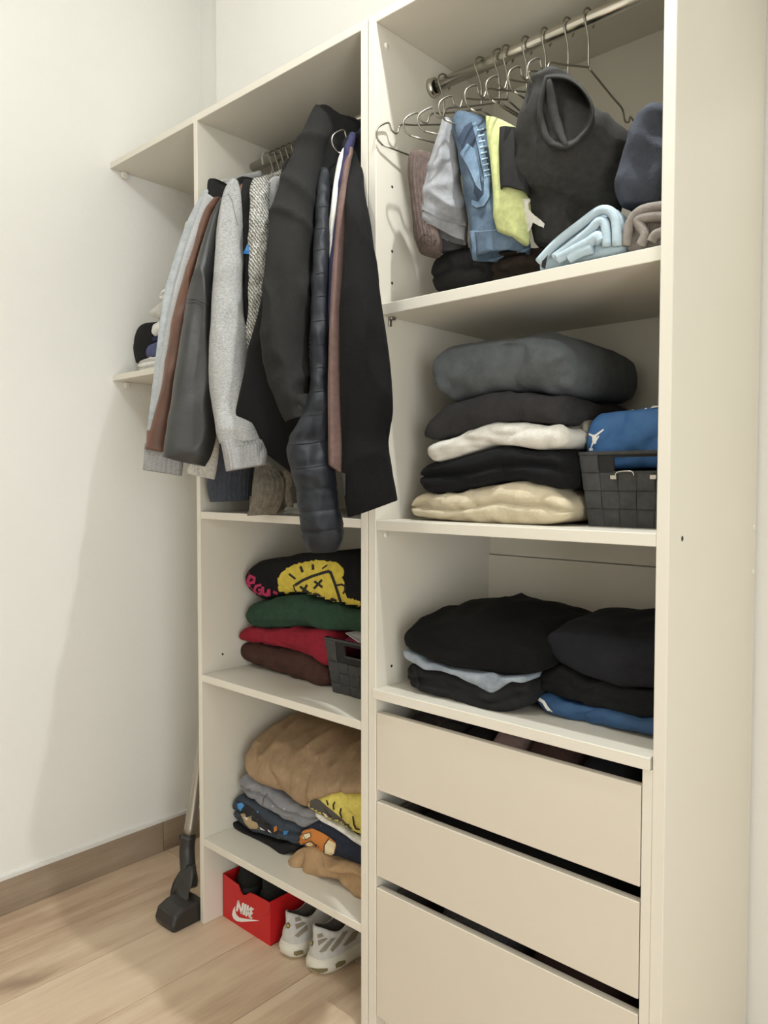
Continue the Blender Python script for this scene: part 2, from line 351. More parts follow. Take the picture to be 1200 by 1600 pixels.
# ------------------------------------------------------------------ cloth builders
def hang(name, mat, parent, rows, Y, depth=.05, n=44, m=None, amp=.004, folds=(0, 0.), fr=(9, 9, 3.2), hollow=False, e=2.2, seams=(), sd=.12, seed=1, cap0=True, kpow=1., ribs=0, ribd=0., wr=None):
    """cloth tube hanging through the given left/right edge points; Y = distance of its middle, depth = half thickness"""
    N = len(rows); wr = .011 if wr is None else wr
    Ys = list(Y) if isinstance(Y, (list, tuple)) else [Y]*N
    if len(Ys) == 2 and N != 2: Ys = [Ys[0]+(Ys[1]-Ys[0])*i/(N-1) for i in range(N)]
    Ds = list(depth) if isinstance(depth, (list, tuple)) else [depth]*N
    if len(Ds) == 2 and N != 2: Ds = [Ds[0]+(Ds[1]-Ds[0])*i/(N-1) for i in range(N)]
    rr = cat_rom([tuple(r)+(y, d) for r, y, d in zip(rows, Ys, Ds)], m or max(18, (N-1)*9))
    R = len(rr); rings = []
    for i, (lx, ly, rx, ry, y, d) in enumerate(rr):
        t = i/(R-1)
        a, b = at(lx, ly, y), at(rx, ry, y)
        c = (a+b)/2; u = (b-a)/2
        vd = c-CAM; vd.z = 0; vd.normalize()
        # edge points were taken on the y plane: turn the wide axis square to the view line, keeping the apparent width
        perp = V((vd.y, -vd.x, 0)); u = perp*(u.x*perp.x+u.y*perp.y) + V((0, 0, u.z))
        s = 1.
        for st in seams: s -= sd*math.exp(-((t-st)/(.35/R*4))**2)
        ring = []
        for k in range(n):
            th = 2*math.pi*k/n; cs, sn = math.cos(th), math.sin(th)
            q = (abs(cs)**e+abs(sn)**e)**(-1/e)
            f = s*(1+folds[1]*(t**kpow)*math.sin(folds[0]*th+seed+2.2*t)) if folds[0] else s
            if ribs: f *= 1+ribd*math.cos(ribs*th)
            p = c + u*(cs*q*(1 if s == 1 else (1+(s-1)*.6))*(1 if not folds[0] else 1)) + vd*(sn*q*d*f)
            if amp:
                p += (vd*sn+perp*cs*.35)*(amp*2*nz(p, fr[0], fr[1], fr[2], seed)+amp*nz(p, fr[0]*2.3, fr[1]*2.3, fr[2]*2, seed+5) + wr*ridge(p, fr[0]*1.1, fr[1]*1.1, fr[2]*1.4, seed))
            ring.append(p)
        rings.append(ring)
    def shrink(r, k, dz): 
        c = sum(r, V())/len(r); return [c+(p-c)*k+V((0, 0, dz)) for p in r]
    r0 = rings[0]
    if cap0: rings = [shrink(r0, .25, .004), shrink(r0, .75, .003)] + rings
    rl = rings[-1]
    if hollow: rings += [shrink(rl, .93, -.001), shrink(rl, .86, .003), shrink(rl, .8, .05)]
    else: rings += [shrink(rl, .93, -.004), shrink(rl, .7, -.005)]
    return MB().loft(rings).build(name, mat, parent, True)
def slab(name, mat, parent, rows, amp=.004, seed=1, n=36):
    """body of a hanging garment seen edge-on: rows (z, x, half thickness, y front, y back)"""
    rings = []
    for (z, x, ht, y0, y1) in cat_rom(rows, (len(rows)-1)*8+1):
        ring = []
        for k in range(n):
            th = 2*math.pi*k/n; cs, sn = math.cos(th), math.sin(th)
            q = (abs(cs)**4+abs(sn)**4)**-.25
            p = V((x+ht*sn*q*(1+.25*math.sin(5*cs*q+seed+z*3)), (y0+y1)/2+(y1-y0)/2*cs*q, z))
            p.x += amp*nz(p, 6, 10, 3, seed)
            ring.append(p)
        rings.append(ring)
    return MB().loft(rings).build(name, mat, parent, True)
def fold(name, mat, parent, top, bot, yf, yb, layers=2, crown=0., crown_b=0., bull=.03, corner=.05, amp=.003, slope=0., slope_b=0., crease=.010, seed=1, N=84, fr=14, tilt=0., pe=14, yfr=0., wr=.006, wd=(.6, .5, 1.1)):
    """folded garment: front outline (top and bottom edges, left to right) at distance yf, reaching back to yb"""
    tp = sorted([(lambda p: (p.x, p.z))(at(a, b, yf)) for a, b in top]); bt = sorted([(lambda p: (p.x, p.z))(at(a, b, yf)) for a, b in bot])
    x0 = min(tp[0][0], bt[0][0]); x1 = max(tp[-1][0], bt[-1][0])
    tx, tz = zip(*tp); bx, bz = zip(*bt)
    def sm(xs, ys, x):
        w = (x1-x0)*.022
        return (lerp(xs, ys, x-w)+2*lerp(xs, ys, x)+lerp(xs, ys, x+w))/4
    rings = []
    K = 22
    for i in range(N+1):
        u = .5-.5*math.cos(math.pi*(i/N)) if 0 else i/N
        u = .004+.992*(u*.7+.3*(.5-.5*math.cos(math.pi*u)))
        x = x0+(x1-x0)*u
        e = max(0., 1-abs(2*u-1)**pe)**.5
        zt, zb = sm(tx, tz, x), sm(bx, bz, x)
        if zt < zb+.004: zt = zb+.004
        zm = (zt+zb)/2; zt = zm+(zt-zm)*e; zb = zm+(zb-zm)*e
        h = zt-zb; y0 = yf+corner*(1-e)+yfr*u; y1 = yb-corner*(1-e)
        b = min(h/2, bull)
        ring = []
        def put(y, z, a, istop):
            d = min(1, max(0, (y-y0)/(y1-y0))); cz = math.sin(math.pi*min(1, d*.9))
            z += (crown*cz+slope*(y-y0))*istop + (crown_b*cz+slope_b*(y-y0))*(1-istop)
            p = V((x+tilt*(y-yf), y, z))
            nn = nz(p, fr, fr*.7, fr, seed)*amp*2+nz(p, fr*2.6, fr*2, fr*2.6, seed+3)*amp+wr*ridge(V((p.x+p.z*.5, p.y, p.z-p.x*.3)), fr*wd[0], fr*wd[1], fr*wd[2], seed)*min(1, h/.04)
            p.z += nn*(.15+.85*istop)*min(1, e*1.2); p.y += nn*(1.1 if a is not None else 0)
            ring.append(p)
        for k in range(6): put(y1-b-(y1-y0-2*b)*k/6, zb, None, 0)
        for k in range(K+1):
            a = -1+2*k/K; ang = a*math.pi/2
            y = y0+b*(1-max(0, math.cos(ang))**.62); z = zm+h/2*(math.sin(ang) if h < 2.2*bull else math.copysign(abs(math.sin(ang))**1.15, ang))
            for L in range(1, layers):
                ak = -1+2*L/layers + .16*noise.noise(V((u*4+seed, L*3.3, 0)))
                y += crease*math.exp(-((a-ak)/.13)**2)
            if layers > 1: y += .006*noise.noise(V((u*3, math.floor((a+1)/2*layers*.999)*5.1+seed, 2)))
            put(y, z, a, (a+1)/2)
        for k in range(1, 19): put(y0+b+(y1-y0-2*b)*k/18, zt, None, 1)
        for k in range(1, 6):
            ang = math.pi/2-math.pi*k/6; put(y1-b+b*math.cos(ang), zm+h/2*math.sin(ang), None, (math.sin(ang)+1)/2)
        rings.append(ring)
    return MB().loft(rings).build(name, mat, parent, True)
def folded(name, label, mat, top, bot, yf, yb, cat='garment', group=None, **k):
    o = fold(name, mat, None, top, bot, yf, yb, **k); return tag(o, label, cat, group)
def strokes(pts, w):
    """thick polyline -> list of quads (pixel space)"""
    out = []
    ws = w if isinstance(w, (list, tuple)) else [w]*len(pts)
    for (a, b), wa, wb in zip(zip(pts, pts[1:]), ws, ws[1:]):
        a, b = V(a), V(b); d = (b-a)
        if d.length < 1e-6: continue
        d.normalize(); nrm = V((-d.y, d.x)); a2 = a-d*wa*.25; b2 = b+d*wb*.25
        out.append([tuple(a2+nrm*wa/2), tuple(b2+nrm*wb/2), tuple(b2-nrm*wb/2), tuple(a2-nrm*wa/2)])
    return out
def decal(name, mat, on, polys, parent=None, off=.0012, step=5, thick=True):
    """thin printed / sewn pieces laid on the surface of a garment"""
    ons = on if isinstance(on, (list, tuple)) else [on]
    trees = [BVHTree.FromPolygons([tuple(p) for p in GEO[o.name][0]], GEO[o.name][1]) for o in ons]
    mb = MB()
    for poly in polys:
        poly = [V(p) for p in poly]; P = []
        for a, b in zip(poly, poly[1:]+poly[:1]):
            m = max(1, int((b-a).length/step))
            P += [a+(b-a)*i/m for i in range(m)]
        ne = len(P); xs = [p.x for p in P]; ys = [p.y for p in P]
        def inside(q):
            r = False
            for i in range(ne):
                a, b = P[i], P[i-1]
                if (a.y > q.y) != (b.y > q.y) and q.x < (b.x-a.x)*(q.y-a.y)/(b.y-a.y)+a.x: r = not r
            return r
        x = min(xs)+step/2
        while x < max(xs):
            y = min(ys)+step/2
            while y < max(ys):
                q = V((x, y))
                if inside(q) and min((q-p).length for p in P[:ne]) > step*.45: P.append(q)
                y += step
            x += step
        vv, _, ff, *_r = delaunay_2d_cdt(P, [(i, (i+1) % ne) for i in range(ne)], [list(range(ne))], 1, 1e-4)
        pts = []; ok = []
        for q in vv:
            d = ray(q.x, q.y); best = None
            for tr in trees:
                loc, nrm, idx, dist = tr.ray_cast(CAM, d)
                if loc is not None and (best is None or dist < best[1]): best = (loc, dist, nrm)
            if best is None: pts.append(V()); ok.append(False)
            else:
                nn = best[2] if best[2].dot(d) < 0 else -best[2]
                pts.append(best[0]+(nn*.6-d*.4)*off); ok.append(True)
        mb.add(pts, [f for f in ff if all(ok[i] for i in f)])
    if not mb.f: print('EMPTY DECAL', name); return None
    used = sorted({i for f in mb.f for i in f}); mp = {j: i for i, j in enumerate(used)}
    mb.v = [mb.v[j] for j in used]; mb.f = [tuple(mp[i] for i in f) for f in mb.f]
    return mb.build(name, mat, parent if parent is not None else ons[0], True)
def wire(parent, name, pts, r, mat=None, n=7, sub=4):
    return MB().tube(cat_rom([tuple(p) for p in pts], (len(pts)-1)*sub+1), r, n).build(name, mat or M_WIRE, parent, True)
def hanger(label, x, yaw=0, z=RODZ, mat=None, half=.205, drop=.105, neck=.085, group='wire hangers on the wardrobe rails', r=.0021, tilt=0):
    t = T('wire_hanger', label, 'hanger', (x, RODY, z-neck-drop), group)
    c, s = math.cos(yaw), math.sin(yaw)
    def q(y, zz): return V((x+s*y*-1, RODY+c*y, z+zz+tilt*y))
    R = .0195
    hook = [q(R*math.cos(a), .003+R*math.sin(a)) for a in [math.radians(-35+ i*27.) for i in range(0, 9)]][::-1]
    hook = [q(R*math.cos(math.radians(g)), .001+R*math.sin(math.radians(g))) for g in (-40, -10, 25, 60, 90, 120, 155, 190, 225)] + [q(-.004, -.034), q(0, -.05), q(0, -neck)]
    wire(t, 'hook', hook, r, mat)
    h = half; k = -neck
    arm = lambda sg: [q(0, k), q(sg*h*.45, k-drop*.28), q(sg*h*.66, k-drop*.40), q(sg*h*.72, k-drop*.62), q(sg*h*.80, k-drop*.60), q(sg*h*.84, k-drop*.46), q(sg*h*.95, k-drop*.58), q(sg*h*1.01, k-drop*.72), q(sg*h*1.0, k-drop*.9), q(sg*h*.93, k-drop*1.0)]
    for sg in (-1, 1): wire(t, 'arm', arm(sg), r, mat)
    wire(t, 'bar', [q(-h*.93, k-drop), q(0, k-drop*1.03), q(h*.93, k-drop)], r, mat)
    return t

# ------------------------------------------------------------------ fabrics
F = {}
def fab(key, *a, **k):
    F[key] = fabric(key, *a, **k); return F[key]
fab('pale_blue_grey', (184, 190, 192)); fab('cream', (226, 216, 186)); fab('light_heather', (192, 192, 192), 'heather', (168, 170, 172))
fab('brown_leather', (116, 75, 54), 'leather', (98, 63, 47)); fab('grey_leather', (60, 60, 58), 'leather', (48, 48, 47))
fab('black_cloth', (36, 35, 34)); fab('heather_grey', (172, 171, 168), 'heather', (136, 134, 130)); fab('heather_rib', (160, 158, 156), 'heather', (132, 130, 127))
fab('cable_knit', (226, 222, 212), 'knit', (120, 116, 106)); fab('coat_black', (38, 37, 35), 'plain', sheen=.06); fab('coat_dark', (26, 25, 24), sheen=.04)
fab('navy_puffer', (32, 35, 42), 'nylon', (25, 27, 33), rough=.6); fab('white_cloth', (232, 229, 220)); fab('navy_cloth', (54, 54, 92)); fab('mauve', (122, 94, 86), 'plain', (104, 79, 72))
fab('black_knit', (18, 17, 17), 'fleece', sheen=.03); fab('slate', (82, 86, 96), 'rib', (68, 72, 82)); fab('white_rib', (222, 218, 206), 'rib'); fab('taupe_knit', (136, 128, 112), 'rib', (104, 97, 84))

# ------------------------------------------------------------------ clothes on the left rail
GH = 'clothes hanging on the left rail'
def garment(name, label, cat, x, zb): return T(name, label, cat, (x, .1, zb), GH)
def yz(py, top=-.035, bot=-.165): return top+(bot-top)*min(1.1, max(0, (py-290)/440))
def Yr(rows, off=0): return [yz((r[1]+r[3])/2)+off for r in rows]
# cream shirt, far left
g = garment('shirt', 'cream yellow shirt barely showing, leftmost on the clothes rail', 'shirt', .53, 1.55)
r = [(292,352,300,352),(283,385,300,385),(266,432,288,432),(256,475,278,475),(249,530,268,530),(243,590,262,590)]
hang('sleeve', F['cream'], g, r, Yr(r, .02), .03, seed=2)
slab('body', F['cream'], g, [(2.15, .525, .006, .08, .32), (2.11, .525, .010, 0.02, .38), (1.8, .525, .011, .01, .39), (1.5, .525, .012, .01, .39)], seed=2)
# pale sweatshirt
g = garment('sweatshirt', 'pale blue-grey sweatshirt with ribbed cuff, left end of the rail beside brown jacket', 'sweatshirt', .56, 1.33)
r = [(318,303,332,300),(299,338,325,342),(284,376,312,380),(267,430,300,430),(256,470,292,475),(241,580,286,580),(229,698,287,703)]
hang('sleeve', F['pale_blue_grey'], g, r, Yr(r, .012), .02, seed=3, amp=.002, wr=.003)
r = [(229,695,287,700),(226,715,286,722),(224,734,285,743)]
hang('cuff', F['heather_rib'], g, r, [-.155, -.158, -.16], .034, m=14, n=80, seed=4, amp=.002, hollow=True, ribs=26, ribd=.06, e=2.5)
slab('body', F['pale_blue_grey'], g, [(2.17, .56, .006, .10, .30), (2.12, .56, .012, 0.0, .40), (1.8, .56, .014, -.01, .41), (1.48, .56, .016, -.01, .41)], seed=3)
# light heather
g = garment('sweatshirt', 'light heather grey top squeezed between pale sweatshirt and brown jacket', 'sweatshirt', .6, 1.45)
r = [(320,309,342,314),(307,343,327,350),(292,387,318,392),(271,462,300,468),(253,560,283,562),(242,640,272,640),(234,690,264,694)]
hang('sleeve', F['light_heather'], g, r, Yr(r, .004), .018, seed=5, amp=.002, wr=.003)
slab('body', F['light_heather'], g, [(2.17, .6, .006, .10, .30), (2.12, .6, .011, 0.0, .40), (1.8, .6, .013, -.01, .41), (1.45, .6, .014, -.01, .41)], seed=5)
# black garment behind
g = garment('sweater', 'black sweater with square shoulder showing behind brown and leather jackets', 'sweater', .64, 1.4)
r = [(331,289,358,287),(325,292,360,291),(324,305,360,303),(324,330,358,330),(316,370,350,370),(306,430,345,430),(300,500,340,500)]
hang('sleeve', F['black_cloth'], g, r, [.0, -.0, -.005, -.01, -.015, -.02, -.02], .03, seed=6, amp=.002, e=3)
slab('body', F['black_cloth'], g, [(2.17, .64, .006, .10, .30), (2.13, .64, .011, 0.02, .40), (1.8, .64, .013, .03, .41), (1.42, .64, .014, .03, .41)], seed=6)
# brown jacket
g = garment('jacket', 'slim brown leather jacket next to dark grey leather sleeve', 'jacket', .68, 1.38)
r = [(334,318,348,312),(323,330,337,330),(316,345,330,345),(302,389,314,392),(289,430,304,432),(273,484,294,486),(255,592,276,594),(240,650,268,652),(226,702,262,707)]
hang('sleeve', F['brown_leather'], g, r, Yr(r, -.022), .03, seed=7, amp=.002, hollow=True, e=2.6)
slab('body', F['brown_leather'], g, [(2.15, .68, .006, .10, .30), (2.10, .68, .012, 0.0, .40), (1.8, .68, .014, 0, .41), (1.40, .68, .015, 0, .41)], seed=7)
# grey leather jacket
g = garment('jacket', 'dark grey leather jacket with wide open cuff and stitched elbow seam', 'jacket', .73, 1.36)
r = [(341,318,354,308),(333,333,347,333),(326,350,345,350),(311,398,341,396),(300,440,338,440),(291,484,337,484),(281,540,335,538),(272,605,337,606),(265,660,341,660),(259,698,334,706),(255,715,323,728)]
sl = hang('sleeve', F['grey_leather'], g, r, Yr(r, -.03), [.02,.025,.03,.04,.045,.05,.055,.058,.06,.058,.055], seed=8, amp=.004, hollow=True, folds=(3, .08), n=56)
decal('seam', F['grey_leather'], sl, strokes([(291,468),(305,466),(318,472),(333,482)], 2.6)+strokes([(291,473),(305,471),(318,477),(333,487)], 2.2), off=.002)
decal('hem_stitch', plain('leather_dark', (52, 51, 50), .5), sl, strokes([(256,703),(280,705),(305,712),(327,720)], 1.6), off=.0012)
slab('body', F['grey_leather'], g, [(2.15, .73, .006, .10, .30), (2.10, .73, .016, 0.0, .40), (1.8, .73, .02, 0, .41), (1.40, .73, .02, 0, .41)], seed=8)
# heather grey sweatshirt
g = garment('sweatshirt', 'heather grey sweatshirt with long sleeve and ribbed cuff beside knit cardigan', 'sweatshirt', .79, 1.34)
r = [(358,288,374,283),(350,306,378,301),(343,343,379,345),(338,380,380,385),(335,435,381,435),(331,483,383,483),(329,567,390,560),(332,633,394,625),(340,675,406,668),(346,694,410,686)]
sl = hang('sleeve', F['heather_grey'], g, r, Yr(r, -.03), [.02,.03,.04,.042,.045,.045,.05,.052,.055,.05], seed=9, amp=.004, folds=(3, .06), n=56)
r = [(346,691,411,685),(350,712,416,703),(354,737,417,724)]
hang('cuff', F['heather_rib'], g, r, [-.185, -.19, -.195], [.048, .046, .043], m=16, n=96, seed=10, amp=.002, hollow=True, ribs=32, ribd=.05, e=2.4)
MB().tube(cat_rom([tuple(at(*p)) for p in ((352,289,.03),(366,284,.055),(385,279,.09),(408,273,.13))], 12), [.012]*12, 10).build('shoulder', F['heather_grey'], g, True)
decal('seam', plain('seam_grey', (120, 118, 115), .9), sl, strokes([(350,307),(357,303),(362,312),(366,330),(371,352)], 1.5), off=.001)
slab('body', F['heather_grey'], g, [(2.13, .79, .006, .12, .28), (2.10, .79, .014, 0.02, .40), (1.8, .79, .017, 0.01, .41), (1.42, .79, .018, 0.01, .41)], seed=9)
# black one with blue tag
g = garment('sweater', 'black top with a small blue tag between grey sweatshirt and knit cardigan', 'sweater', .83, 1.4)
r = [(379,289,402,284),(376,310,401,308),(376,345,400,345),(379,400,399,400),(379,470,397,470),(380,520,396,520),(385,600,400,600)]
sl = hang('sleeve', F['black_cloth'], g, r, [.0,-.01,-.03,-.045,-.06,-.07,-.07], .025, seed=11, amp=.002, e=2.6)
decal('tag', plain('blue_tag', (58, 140, 214), .5), sl, [[(381,397),(388,379),(392,380),(390,398)]], off=.004)
slab('body', F['black_cloth'], g, [(2.18, .835, .006, .12, .28), (2.13, .835, .010, 0.03, .40), (1.8, .835, .012, 0.03, .41), (1.42, .835, .013, 0.03, .41)], seed=11)
# cable knit cardigan
g = garment('cardigan', 'chunky grey and white knit cardigan next to the long black coat', 'cardigan', .87, 1.25)
r = [(396,288,424,279),(392,300,422,294),(391,320,420,318),(390,350,424,350),(389,385,424,385),(389,420,422,420),(389,453,419,455),(388,490,412,490),(384,525,402,525),(385,550,396,550)]
hang('sleeve', F['cable_knit'], g, r, [-.01,-.02,-.035,-.055,-.065,-.075,-.085,-.095,-.10,-.10], [.02,.03,.034,.036,.036,.036,.034,.03,.024,.02], seed=12, amp=.004, fr=(16,16,10), n=56)
MB().tube(cat_rom([tuple(at(*p)) for p in ((398,290,.01),(412,283,.05),(430,278,.09),(446,270,.12))], 12), [.013]*12, 10).build('shoulder', F['cable_knit'], g, True)
r = [(399,722,426,718),(398,740,440,735),(396,760,452,748),(394,780,450,768),(388,796,441,792),(384,804,436,803)]
hang('cuff', F['taupe_knit'], g, r, [-.02]*6, [.03,.035,.04,.038,.034,.03], n=90, seed=13, amp=.007, hollow=True, folds=(4,.16), ribs=22, ribd=.06, kpow=.5)
r = [(440,735,458,735),(446,755,459,752),(444,775,456,775),(448,792,460,792)]
hang('cuff', F['taupe_knit'], g, r, [.0]*4, [.02,.02,.02,.02], n=50, seed=14, amp=.004, hollow=True, ribs=14, ribd=.05)
slab('body', F['cable_knit'], g, [(2.19, .88, .006, .12, .28), (2.14, .88, .012, 0.03, .40), (1.8, .88, .014, 0.03, .41), (1.36, .88, .015, 0.03, .41)], seed=12)
# slate hem, white cuff seen below
g = garment('sweater', 'slate blue sweater whose ribbed hem hangs just above the white shelf', 'sweater', .66, 1.27)
r = [(340,640,398,640),(330,700,398,700),(325,748,397,746),(329,783,395,781)]
hang('hem', F['slate'], g, r, [.05,.05,.05,.05], .03, n=100, seed=15, amp=.003, ribs=28, ribd=.06, hollow=True)
g = garment('pullover', 'white knit pullover with cuff peeking out below the leather jacket', 'pullover', .68, 1.3)
r = [(331,672,343,670),(325,695,342,692),(306,716,340,716),(294,730,338,738),(293,740,336,749)]
hang('cuff', F['white_rib'], g, r, [-.06,-.07,-.08,-.085,-.085], [.015,.018,.02,.022,.022], n=70, seed=16, amp=.003, ribs=20, ribd=.05, hollow=True)
# long black coat
g = garment('coat', 'long black coat pulled high on the rail with a wide slanting flap', 'coat', 1.0, 1.33)
r = [(492,172,520,172),(484,186,522,186),(470,218,516,220),(455,255,508,258),(438,300,499,300),(425,339,495,340),(418,384,491,384),(413,450,487,450),(409,500,486,500),(412,560,486,560),(426,620,487,620),(446,660,487,650)]
sl = hang('sleeve', F['coat_black'], g, r, [.05,.04,.02,-.01,-.05,-.08,-.11,-.14,-.155,-.165,-.17,-.175], [.02,.03,.04,.045,.05,.055,.055,.05,.05,.05,.05,.045], seed=17, amp=.006, hollow=True, folds=(3,.10), n=60, fr=(7,7,5), wr=.02)
r = [(416,430,484,440),(405,490,484,520),(391,550,484,585),(378,612,481,660),(366,670,466,745)]
hang('flap', F['coat_dark'], g, r, [-.10,-.11,-.12,-.13,-.135], .03, seed=18, amp=.004, n=56, hollow=True, e=2.6)
r = [(503,170,524,170),(500,182,566,190),(498,205,570,215),(500,240,566,245),(503,300,540,300),(505,380,530,380)]
hang('collar', F['coat_dark'], g, r, [.06,.07,.07,.06,.04,.03], [.015,.02,.02,.02,.02,.02], seed=19, amp=.003, n=48)
slab('body', F['coat_black'], g, [(2.24, 1.0, .008, .10, .26), (2.18, 1.0, .018, 0.04, .38), (1.8, 1.0, .025, 0.03, .41), (1.40, .98, .028, 0.03, .41)], seed=17)
# puffer
g = garment('puffer_jacket', 'navy quilted puffer jacket whose sleeve hangs lowest of all clothes', 'jacket', 1.05, 1.17)
r = [(501,266,515,263),(496,298,517,298),(493,337,517,337),(490,389,516,389),(487,450,516,450),(485,520,516,520),(484,585,516,585),(477,640,517,640),(450,692,519,684),(455,731,524,724),(463,765,528,763),(468,798,532,794),(471,829,539,826),(474,845,537,845),(483,860,527,862)]
Yp = [.0,-.03,-.06,-.09,-.115,-.135,-.15,-.165,-.175,-.18,-.18,-.18,-.18,-.18,-.18]
seam_i = []
def seam_ts(rows, ys):
    mids = [(q[1]+q[3])/2 for q in rows]; N = len(rows); out = []
    for y in ys:
        for i in range(N-1):
            if mids[i] <= y <= mids[i+1]: out.append((i+(y-mids[i])/(mids[i+1]-mids[i]))/(N-1)); break
    return out
sl = hang('sleeve', F['navy_puffer'], g, r, Yp, [.015,.022,.028,.032,.034,.035,.036,.042,.05,.052,.052,.052,.052,.048,.035], m=150, n=56, seed=20, amp=.004, seams=seam_ts(r, [321,356,389,426,462,500,537,573,610,646,688,727,764,796,828]), sd=.07, fr=(20,20,16), hollow=True, wr=.003)
decal('quilt_seam', plain('puffer_seam', (20, 21, 26), .7), sl, sum([strokes([(l, y+2), ((l+517)/2, y), (517, y-1)], 1.7) for l, y in ((492,322),(491,356),(490,389),(488,426),(486,462),(485,500),(485,537),(485,573),(485,610),(480,646))], [])+sum([strokes(q, 1.9) for q in ([(450,694),(485,692),(519,683)], [(457,732),(490,729),(524,722)], [(464,766),(500,762),(528,758)], [(469,799),(505,795),(532,791)], [(473,830),(510,832),(538,827)])], []), off=.0015, step=4)
slab('body', F['navy_puffer'], g, [(2.18, 1.05, .008, .12, .28), (2.13, 1.05, .016, 0.04, .40), (1.8, 1.05, .02, 0.04, .41), (1.36, 1.05, .022, 0.04, .41)], seed=20)
# white, navy, mauve slivers
g = garment('shirt', 'white shirt, thin sliver between puffer jacket and navy shirt', 'shirt', 1.075, 1.8)
r = [(534,240,541,236),(528,257,538,255),(523,280,534,280),(519,310,530,310),(517,340,527,340),(515,370,523,370),(514,420,520,420)]
hang('sleeve', F['white_cloth'], g, r, [.0,-.015,-.03,-.05,-.06,-.07,-.08], .02, seed=21, amp=.002)
slab('body', F['white_cloth'], g, [(2.16, 1.08, .004, .12, .28), (2.12, 1.08, .006, 0.04, .40), (1.7, 1.08, .007, 0.04, .41), (1.5, 1.08, .007, 0.04, .41)], seed=21)
g = garment('shirt', 'navy shirt hanging over a wire hanger, between white shirt and mauve garment', 'shirt', 1.09, 1.6)
r = [(545,213,558,210),(539,234,552,234),(534,260,546,258),(528,300,538,300),(522,345,533,345),(517,400,528,400),(513,450,524,450),(512,520,521,520),(512,600,520,600),(512,690,518,690)]
hang('sleeve', F['navy_cloth'], g, r, [.01,-.005,-.02,-.045,-.065,-.085,-.10,-.115,-.13,-.14], .02, seed=22, amp=.002)
slab('body', F['navy_cloth'], g, [(2.17, 1.096, .004, .12, .28), (2.13, 1.096, .006, 0.04, .40), (1.7, 1.096, .007, 0.04, .41), (1.5, 1.096, .007, 0.04, .41)], seed=22)
g = garment('trousers', 'long mauve brown garment strip hanging in front of black knit coat', 'trousers', 1.11, 1.33)
r = [(544,238,551,235),(538,262,548,262),(534,290,545,290),(528,337,543,337),(522,394,540,394),(518,450,538,450),(515,520,535,520),(513,600,534,600),(513,660,536,660),(513,724,536,737)]
hang('leg', F['mauve'], g, r, [.0,-.02,-.04,-.075,-.10,-.125,-.145,-.16,-.165,-.17], .022, seed=23, amp=.003, e=3, folds=(2,.1))
slab('body', F['mauve'], g, [(2.16, 1.112, .004, .12, .28), (2.12, 1.112, .006, 0.04, .40), (1.7, 1.112, .007, 0.04, .41), (1.5, 1.112, .007, 0.04, .41)], seed=23)
# black knit coat at the right
g = garment('coat', 'thick black knit coat at the right end of the rail, over the upright', 'coat', 1.13, 1.27)
r = [(549,214,574,214),(546,250,572,250),(543,280,569,280),(541,310,574,315),(540,345,580,345),(539,384,586,384),(537,430,593,430),(534,480,600,480),(533,520,606,520),(532,560,611,560),(533,600,614,600),(533,640,614,640),(534,690,606,690),(536,735,612,732),(539,772,617,760),(545,806,620,782)]
Yc = [.035,.02,-.01,-.05,-.075,-.09,-.10,-.11,-.115,-.115,-.115,-.115,-.115,-.115,-.115,-.115]
sl = hang('sleeve', F['black_knit'], g, r, Yc, [.015,.02,.03,.04,.05,.055,.06,.065,.07,.07,.07,.07,.07,.07,.068,.06], seed=24, amp=.005, n=64, hollow=True, e=2.6)
decal('label', plain('grey_label', (72, 71, 70), .7), sl, [[(535,738),(541,740),(541,776),(535,775)]], off=.003)
slab('body', F['black_knit'], g, [(2.16, 1.132, .004, .12, .28), (2.12, 1.132, .008, 0.05, .40), (1.8, 1.132, .010, 0.05, .41), (1.36, 1.132, .010, 0.05, .41)], seed=24)
# hangers on the left rail
M_GPL = plain('grey_plastic', (178, 176, 168), .45)
for i, x in enumerate((.60, .625, .65, .675, .70, .72, .745, .77)):
    hanger(['first', 'second', 'third', 'fourth', 'fifth', 'sixth', 'seventh', 'eighth'][i]+' wire hanger from the left in the hook row beside the black coat', x, 0, neck=.11, drop=.09, half=.18)
hh = T('plastic_hanger', 'grey plastic hanger of the heather sweatshirt at the front of the hook row', 'hanger', (.575, RODY, 2.14))
wire(hh, 'hook', [(.575, RODY-.022+.0, RODZ-.02), (.575, RODY-.024, RODZ+.005), (.575, RODY-.012, RODZ+.021), (.575, RODY+.012, RODZ+.021), (.575, RODY+.022, RODZ+.003), (.575, RODY+.012, RODZ-.03), (.575, RODY, RODZ-.06)], .004, M_GPL)
wire(hh, 'shoulder_bar', [(.575, .02, 2.16), (.575, .10, 2.20), (.575, RODY, RODZ-.06), (.575, .30, 2.20), (.575, .38, 2.16)], .006, M_GPL)
hanger('wire hanger whose bent end pokes out beside the navy shirt', 1.085, -.05, neck=.075, half=.215, mat=M_STEEL)
# small white cloth on the shelf below the rail
F['ivory'] = fabric('ivory', (226, 222, 210))
folded('sock', 'white rolled sock lying on the shelf beneath the black coat', F['ivory'], [(441,797),(446,791),(458,790),(470,793)], [(442,803),(452,806),(470,806)], .05, .12, cat='sock', layers=2, bull=.02, corner=.02)
